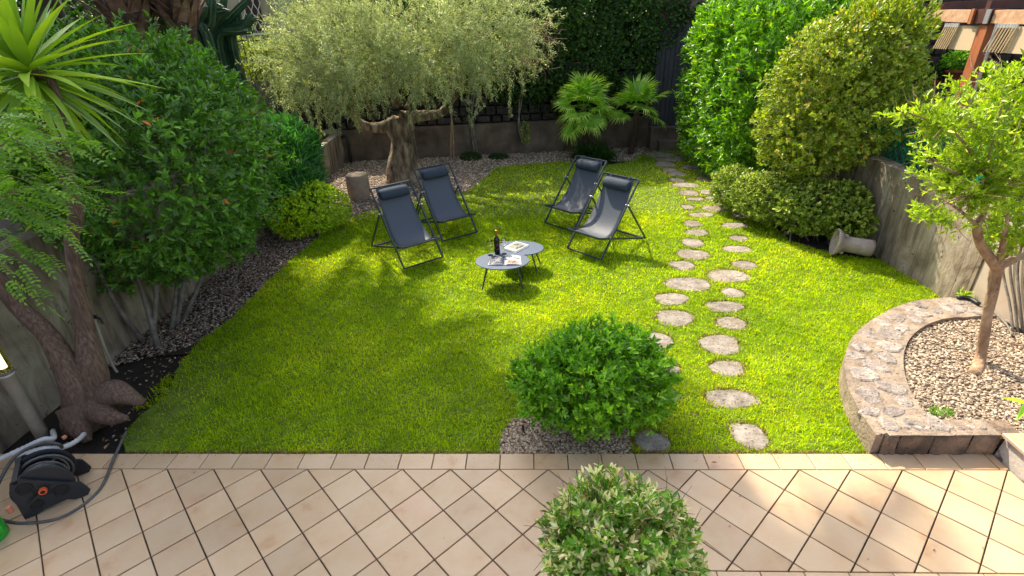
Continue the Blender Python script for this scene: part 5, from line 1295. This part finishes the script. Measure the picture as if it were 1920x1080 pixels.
def fan_palm(base, head, nf, label, r=.07, sc_=1.0, t0=1.25, t1=-.5):
    t = thing('fan_palm', base, label, 'palm', 'fan palms by the back wall'); b_ = np.array(base); h_ = np.array(head)
    P_ = bez([b_, (b_+h_)/2+np.array([.04,0,0]), h_], 8); MB().tube(P_, np.linspace(r,r*.85,len(P_)), 12, wob=.14).obj('trunk', MT['palmbark'] if r > .06 else MT['bark'], t, smooth=True)
    for k in range(nf):
        f = k/(nf-1); az = k*2.39996+.6; tilt = t0+(t1-t0)*f; o = bpy.data.objects.new('frond', FR[k % 4]); COL.objects.link(o); o.parent = t
        o.rotation_euler = Euler((random.uniform(-.35,.35), -tilt, az)); s = random.uniform(.85,1.1)*sc_; o.scale = (s,s,s); o.location = Vector(h_)-Vector(WL[t.name])
    return t
p1 = (1.30,12.75,-.03)
fan_palm(p1, (1.22,12.72,1.12), 20, 'larger fan palm with many round fronds in front of the ivy hedge', .09, 1.0, 1.45, -1.1)
fan_palm((2.46,13.1,-.03), (2.52,13.05,.98), 11, 'smaller fan palm on a slim bare trunk next to the gate', .075, 1.0, 1.4, -.3)
# small gravel-edged bed under the palms: fallen fronds
ug = thing('understory_plant', (1.6,12.6,0), 'dark low strappy leaves at the foot of the larger fan palm', 'plant')
tag(foliage('foliage', [((1.5,12.5,.12),(.45,.3,.18))], 120, 5, .22, .02, MT['l_back'], ug, upb=1.2), kind='stuff')

# -- tall palms upper left; only their trunks show, their crowns shade the garden
def pinn_frond(seed, L=2.1):
    r0 = random.Random(seed); V = []; F = []; n = 46
    pts = []
    for i in range(n): t = i/(n-1); pts.append((L*t*(1-.12*t), L*(.28*t-.62*t*t)))
    for i in range(n):
        x_, z_ = pts[i]; t = i/(n-1); b = len(V); ll = L*.27*math.sin(math.pi*min(1,.12+t*.88))**.7+.03
        for s in (-1,1):
            b = len(V); jy = r0.uniform(-.05,.05); V += [(x_,0,z_),(x_+ll*.30,s*ll*.45,z_+ll*.16),(x_+ll*.62+jy,s*ll*.85,z_-ll*.22+jy),(x_+.035,0,z_)]
            V[-2] = (x_+ll*.62+jy, s*ll*.85, z_-ll*.22+jy); w_ = .03
            V += [(x_+ll*.30+w_*1.4,s*ll*.45,z_+ll*.15)]
            F += [(b,b+1,b+4,b+3),(b+1,b+2,b+4)]
    return mesh('frond', V, F, MT['l_palm'], False, rnd=[.4]*len(F))
PF = [pinn_frond(s) for s in range(3)]
bootm = None
def tall_palm(x_, y_, zt, r, label, boots, nf=44, sc_=1.0, z0=1.2, lean=(0,0)):
    t = thing('palm_tree', (x_,y_,z0), label, 'palm', 'tall palms behind the left bush')
    top = np.array([x_+lean[0], y_+lean[1], zt]); P_ = bez([(x_,y_,z0),((x_+top[0])/2,(y_+top[1])/2,(z0+zt)/2),tuple(top)], 10)
    MB().tube(P_, [r*(1+.06*math.sin(i*2.4)) for i in range(len(P_))], 16, wob=.10).obj('trunk', MT['palmbark'], t, smooth=True)
    global bootm
    if bootm is None:
        V = [(0,-.11,0),(0,.11,0),(.10,-.085,.20),(.10,.085,.20),(.20,-.05,.40),(.20,.05,.40),(.27,-.03,.50),(.27,.03,.50)]
        V2 = [(a-.035,b*.7,c-.01) for a,b,c in V]; bm_ = V+V2
        F = [(0,1,3,2),(2,3,5,4),(4,5,7,6),(8,10,11,9),(10,12,13,11),(12,14,15,13),(0,2,10,8),(2,4,12,10),(4,6,14,12),(1,9,11,3),(3,11,13,5),(5,13,15,7),(6,7,15,14),(0,8,9,1)]
        bootm = mesh('leaf_base', bm_, F, MT['boot'], False)
    z_, k = boots[0], 0
    while z_ < boots[1]:
        az = k*2.4+random.uniform(-.3,.3); o = bpy.data.objects.new('leaf_base', bootm); COL.objects.link(o); o.parent = t
        f = (z_-z0)/(zt-z0); o.location = (lean[0]*f+math.cos(az)*r*.85, lean[1]*f+math.sin(az)*r*.85, z_-z0); o.rotation_euler = (random.uniform(-.15,.15), random.uniform(-.05,.35), az)
        s = random.uniform(.8,1.15); o.scale = (s,s*1.1,s*.85); z_ += .017; k += 1
    for k in range(nf):
        f = k/(nf-1); o = bpy.data.objects.new('frond', PF[k % 3]); COL.objects.link(o); o.parent = t; tilt = 1.3-1.75*f
        o.rotation_euler = Euler((random.uniform(-.3,.3), -tilt, k*2.39996)); s = random.uniform(.85,1.1)*sc_; o.scale = (s,s,s); o.location = (lean[0], lean[1], zt-z0)
    return t
pa = GY(190,20,9.4); pb = GY(306,40,9.8); pc_ = GY(95,30,10.4)
tall_palm(pa[0], pa[1], 6.9, .30, 'thickest palm trunk with rusty fibrous leaf bases behind the laurel bush', (2.3,4.3), 52, 1.28, lean=(1.15,.05))
tall_palm(pb[0]+.03, pb[1], 10.4, .21, 'slimmer palm trunk with wide brown leaf bases next to the cactus', (3.05,4.6), 54, 1.38, lean=(1.5,-.3))
tall_palm(pc_[0], pc_[1], 6.0, .22, 'plain dark grey palm trunk at the far upper left behind the yucca', (4.6,5.8), 40, 1.1)

# -- cactus clump
ca = thing('cactus', tuple(GY(390,70,11.2)), 'clump of dark ribbed cactus stems between the palm trunk and the house', 'cactus')
for (x0,y0,x1,y1,x2,y2,Y_) in [(352,75,350,35,354,6,11.0),(365,75,368,30,366,-20,11.2),(395,72,380,30,340,-10,11.4),(400,70,430,35,470,-5,11.5),(395,75,440,50,485,35,11.5),(372,60,400,28,430,20,11.1),(430,75,400,20,385,-20,11.6),(392,74,384,60,378,42,10.8),(400,72,420,25,400,8,11.3),(360,80,345,50,346,18,11.3),(430,70,445,40,443,15,11.6),(380,75,395,45,400,-10,11.0),(410,75,450,60,478,58,11.3),(372,72,358,40,338,22,10.9),(420,72,410,45,425,-15,11.7),(388,70,372,45,388,12,10.9),(436,74,460,50,470,25,11.4)]:
    P_ = bez([W(x0,y0,Y_)-np.array([0,0,1.3]),W(x0,y0,Y_),W(x1,y1,Y_),W(x2,y2,Y_)],5); rr = [.06]*(len(P_)-2)+[.045,.012]
    MB().tube(P_, rr, 12, ribs=6, ribd=.22).obj('stem', MT['cactus'], ca)
MB().box((-7.4,11.3,.95), (2.2,.6,1.0)).struct('planting_bed', MT['soil'])

# -- iron fence with ivy, upper left
fe = thing('iron_fence', (-7.5,13.6,1.6), 'black iron bar fence in front of the sunlit ivy, upper left', 'fence')
for k in range(17):
    p = (-8.6+k*.135, 13.62, 0); MB().tube([(p[0],p[1],1.6),(p[0],p[1],2.92)], .010, 6).obj('bar', MT['blackplastic'], fe)
for z in (1.75,2.80): MB().box((-7.5,13.62,z), (2.3,.022,.03)).obj('rail', MT['blackplastic'], fe)
iv = thing('ivy_hedge', (-7.3,14.0,.6), 'sunlit yellow green ivy hedge behind the iron fence', 'hedge')
tag(foliage('foliage', [((-7.6,14.0,2.1),(1.3,.25,.78)),((-6.3,14.2,2.0),(1.0,.22,.8))], 2400, 4, .06, .04, MT['l_round'], iv, p=3, amp=.06, seed=141), kind='stuff')

# -- house behind, upper left, with grilled window
hs = thing('house', (-9,17,0), 'beige plastered house with a grilled window beyond the cactus', 'house')
MB().box((-10.6,18.1,2.4), (8.6,2.0,5.0)).obj('wall', MT['plaster'], hs)
wf = MB(); gw0, gw1 = GY(452,0,17.06)[0], GY(484,0,17.06)[0]
wd0 = obj('window', [(gw0,17.08,2.95),(gw1,17.08,2.95),(gw1,17.08,4.3),(gw0,17.08,4.3)], [(0,1,2,3)], MT['darkwood'], hs)
for z, h_ in ((2.92,.06),(4.33,.06)): MB().box(((gw0+gw1)/2,17.06,z), (gw1-gw0+.12,.05,h_)).obj('window_sill', MT['white'], hs)
for k in range(6):
    x_ = gw0+(gw1-gw0)*k/5; pts = [(x_+.05*math.sin(i*1.2+k*3.14), 17.02, 2.96+i*.085) for i in range(16)]
    MB().tube(pts, .012, 5).obj('grille_bar', MT['white'], hs)
MB().box((GY(520,0,16.5)[0],17.0,3.2), (.5,.4,3.0)).obj('pillar', MT['greyplaster'], hs)

# ================================================================== NEIGHBOUR, UPPER RIGHT
pg = thing('pergola', (8.0,10.35,1.02), 'red stained timber pergola post with a worn beam on the neighbour terrace', 'pergola')
MB().box((8.0,10.35,1.88), (.20,.20,1.72)).obj('post', MT['pergola'], pg)
bz = 2.83
MB().bar((7.93,13.3,bz+.05), (7.95,10.7,bz), .16, .20).obj('beam', MT['beam'], pg)
MB().bar((7.96,10.2,bz-.01), (8.05,7.2,bz-.06), .16, .20).obj('beam', MT['beam'], pg)
MB().bar((7.95,10.69,bz), (7.96,10.21,bz), .20, .22).obj('beam_joint', MT['darkwood'], pg)
MB().bar((7.83,10.62,bz), (7.83,10.56,bz), .04, .24).obj('batten', MT['pergola'], pg)
MB().box((7.84,10.26,bz-.005), (.02,.10,.22)).obj('bracket', MT['steel'], pg)
for k in range(5): MB().bar((7.9,8.0+k*1.2,bz+.17), (13.5,8.0+k*1.2,bz+.25), .10, .14).obj('rafter', MT['darkwood'], pg)
MB().tube([(7.85,9.95,1.02),(7.88,10.05,2.72)], .022, 8).obj('metal_pole', MT['steel'], pg)
def curtain(y0, y1, lb, zt=2.70):
    t = thing('folded_curtain', (7.95,(y0+y1)/2,zt), lb, 'curtain', 'cream curtains under the pergola beam')
    n = 7; zb = zt-.42
    for k in range(n):
        y_ = y0+(y1-y0)*k/n*.55
        MB().tube([(7.88,y_,zt-.04),(7.86,y_+.10,zb)], .013, 5).obj('fold', MT['cord'], t)
        MB().tube([(7.88,y_,zt+.02),(7.88,y_,zt-.05)], .018, 6).obj('clip', MT['white'], t)
    MB().box((7.93,(y0*.45+y1*.55)-.1,zt-.22), (.03,abs(y1-y0)*.8,.40)).obj('cloth', MT['cream'], t)
    return t
curtain(11.25, 10.55, 'cream curtain gathered in folds left of the pergola post'); curtain(10.0, 9.2, 'cream curtain gathered in folds right of the pergola post')
rf = thing('neighbour_roof', (9.5,14.5,3.0), 'dark eave with grey gutter across the top right corner', 'roof')
MB().box((9.6,15.0,3.62), (9.0,2.2,.55)).obj('eave', MT['darkroof'], rf)
MB().tube([(5.3,13.80,3.18),(14,13.80,3.16)], .055, 10).obj('gutter', MT['gutter'], rf)
MB().box((9.6,13.86,3.27), (9.0,.04,.12)).obj('fascia', MT['darkroof'], rf)
for k in range(6): MB().tube([(6.2+k*1.2,13.78,3.22),(6.2+k*1.2,13.78,3.42),(6.2+k*1.2,13.9,3.5)], .012, 5).obj('hook', MT['steel'], rf)
MB().tube([(9.25,13.6,3.1),(9.5,13.6,4.2)], .03, 8).obj('conduit', MT['steel'], rf)
rl = thing('white_railing', (6.3,13.2,3.1), 'white railing above the laurel hedge at the top edge', 'railing')
for k in range(12): MB().box((5.75+k*.11,13.3,3.3), (.035,.02,.36)).obj('baluster', MT['white'], rl)
MB().box((6.36,13.3,3.10), (1.35,.04,.05)).obj('rail', MT['white'], rl)
MB().box((6.36,13.3,3.50), (1.35,.04,.05)).obj('rail', MT['white'], rl)
def pot_plant(p, r, h, lb, seed, leafm='l_ball'):
    t = thing('potted_plant', p, lb, 'potted plant', 'terracotta pots on the neighbour terrace')
    MB().lathe([(r*.7,0),(r*.72,.01),(r*.95,h*.82),(r*1.08,h*.83),(r*1.1,h),(r*.98,h),(r*.9,h*.85),(0,h*.84)], p, 24).obj('pot', MT['terracotta'], t, smooth=True)
    tag(foliage('foliage', [((p[0],p[1],p[2]+h+r*.9),(r*1.5,r*1.5,r*1.1))], 170, 5, .08, .03, MT[leafm], t, seed=seed, upb=.8), kind='stuff')
shelf_p = GY(1783,163,12.6)
pot_plant((shelf_p[0],12.6,shelf_p[2]), .21, .36, 'larger terracotta pot with a leafy bush against the lava wall', 151)
q = GY(1806,180,12.3); pot_plant((q[0]+.25,12.3,q[2]), .18, .30, 'lower terracotta pot half hidden behind the pergola post', 152)
q2 = GY(1758,165,12.7); pot_plant((q2[0],12.9,q2[2]-.1), .17, .26, 'small dark terracotta pot left of the larger one', 153, 'l_back')
MB().box((shelf_p[0]+.15,12.7,(shelf_p[2]+1.02)/2-.003), (1.6,.7,shelf_p[2]-1.02-.006)).struct('terrace_step', MT['lava'])
MB().box((12.0,11.5,1.9), (2.2,.15,1.8)).struct('terrace_screen', MT['plaster'])
# green trellis
tl = thing('garden_trellis', (5.4,7.6,1.02), 'green plastic diagonal trellis standing on top of the right wall', 'trellis')
V0, V1 = np.array([5.02,8.6,1.16]), np.array([5.02,5.6,1.12])
for k in range(-6, 22):
    for s in (1,-1):
        y0_ = 8.6-k*.15; pts = []
        za, zb = 1.12, 1.75; ya, yb = y0_, y0_-s*.63
        t0_, t1_ = 0, 1
        def cl(ya, yb, t0_, t1_):
            for lim, up_ in ((8.6,1),(5.6,0)):
                fa, fb = ya, yb; d_ = yb-ya
                if up_:
                    if d_ > 0: t1_ = min(t1_, (lim-ya)/d_)
                    else: t0_ = max(t0_, (lim-ya)/d_)
                else:
                    if d_ < 0: t1_ = min(t1_, (lim-ya)/d_)
                    else: t0_ = max(t0_, (lim-ya)/d_)
            return t0_, t1_
        t0_, t1_ = cl(ya, yb, 0, 1)
        if t1_-t0_ < .1: continue
        MB().bar((5.02+.006*s,ya+(yb-ya)*t0_,za+(zb-za)*t0_), (5.02+.006*s,ya+(yb-ya)*t1_,za+(zb-za)*t1_), .008, .028).obj('lath', MT['trellis'], tl)
MB().bar((5.02,8.62,1.76), (5.02,5.58,1.76), .03, .03).obj('top_rail', MT['trellis'], tl)
# hedge behind trellis / neighbour greenery
nh = thing('neighbour_shrub', (6.0,6.8,1.02), 'dense sunlit shrub on the neighbour side behind the green trellis', 'shrub')
E = [((6.0,7.4,1.45),(.75,1.1,.62)),((6.0,5.9,1.45),(.75,1.0,.68)),((7.0,6.6,1.5),(.9,1.2,.66)),((6.3,4.6,1.4),(.8,1.0,.75))]
tag(foliage('foliage', E, 2800, 5, .06, .03, MT['l_treer'], nh, zmin=1.0, seed=161, amp=.15), kind='stuff')
n2 = thing('neighbour_shrub', (6.6,9.2,1.02), 'grey green airy shrub between the round shrub and the terrace pots', 'shrub')
tag(foliage('foliage', [((6.5,9.3,1.3),(.5,.7,.42))], 600, 5, .05, .018, MT['l_olive'], n2, zmin=1.0, seed=171, amp=.3), kind='stuff')
# greenery behind everything at the rear so no gap opens above the hedges
rt = thing('rear_hedge', (-3,15.5,0), 'dark evergreen hedge mass behind the olive crown', 'hedge')
MB().box((1.2,16.6,2.2), (14.0,.3,4.6)).struct('back_building', MT['darkroof'])
E = [((-9.8,12.6,2.7),(2.2,.8,1.7)),((-12.5,12.0,2.9),(2.2,.8,1.9)),((-8.3,11.6,2.6),(.9,.6,1.1)),((-2.6,15.2,2.6),(2.3,.7,1.9)),((.8,15.6,2.7),(2.2,.7,2.0)),((3.6,15.8,2.7),(1.9,.7,2.0))]
tag(foliage('foliage', E, 6500, 5, .12, .075, MT['l_back'], rt, zmin=.1, seed=181, p=3, amp=.08), kind='stuff')
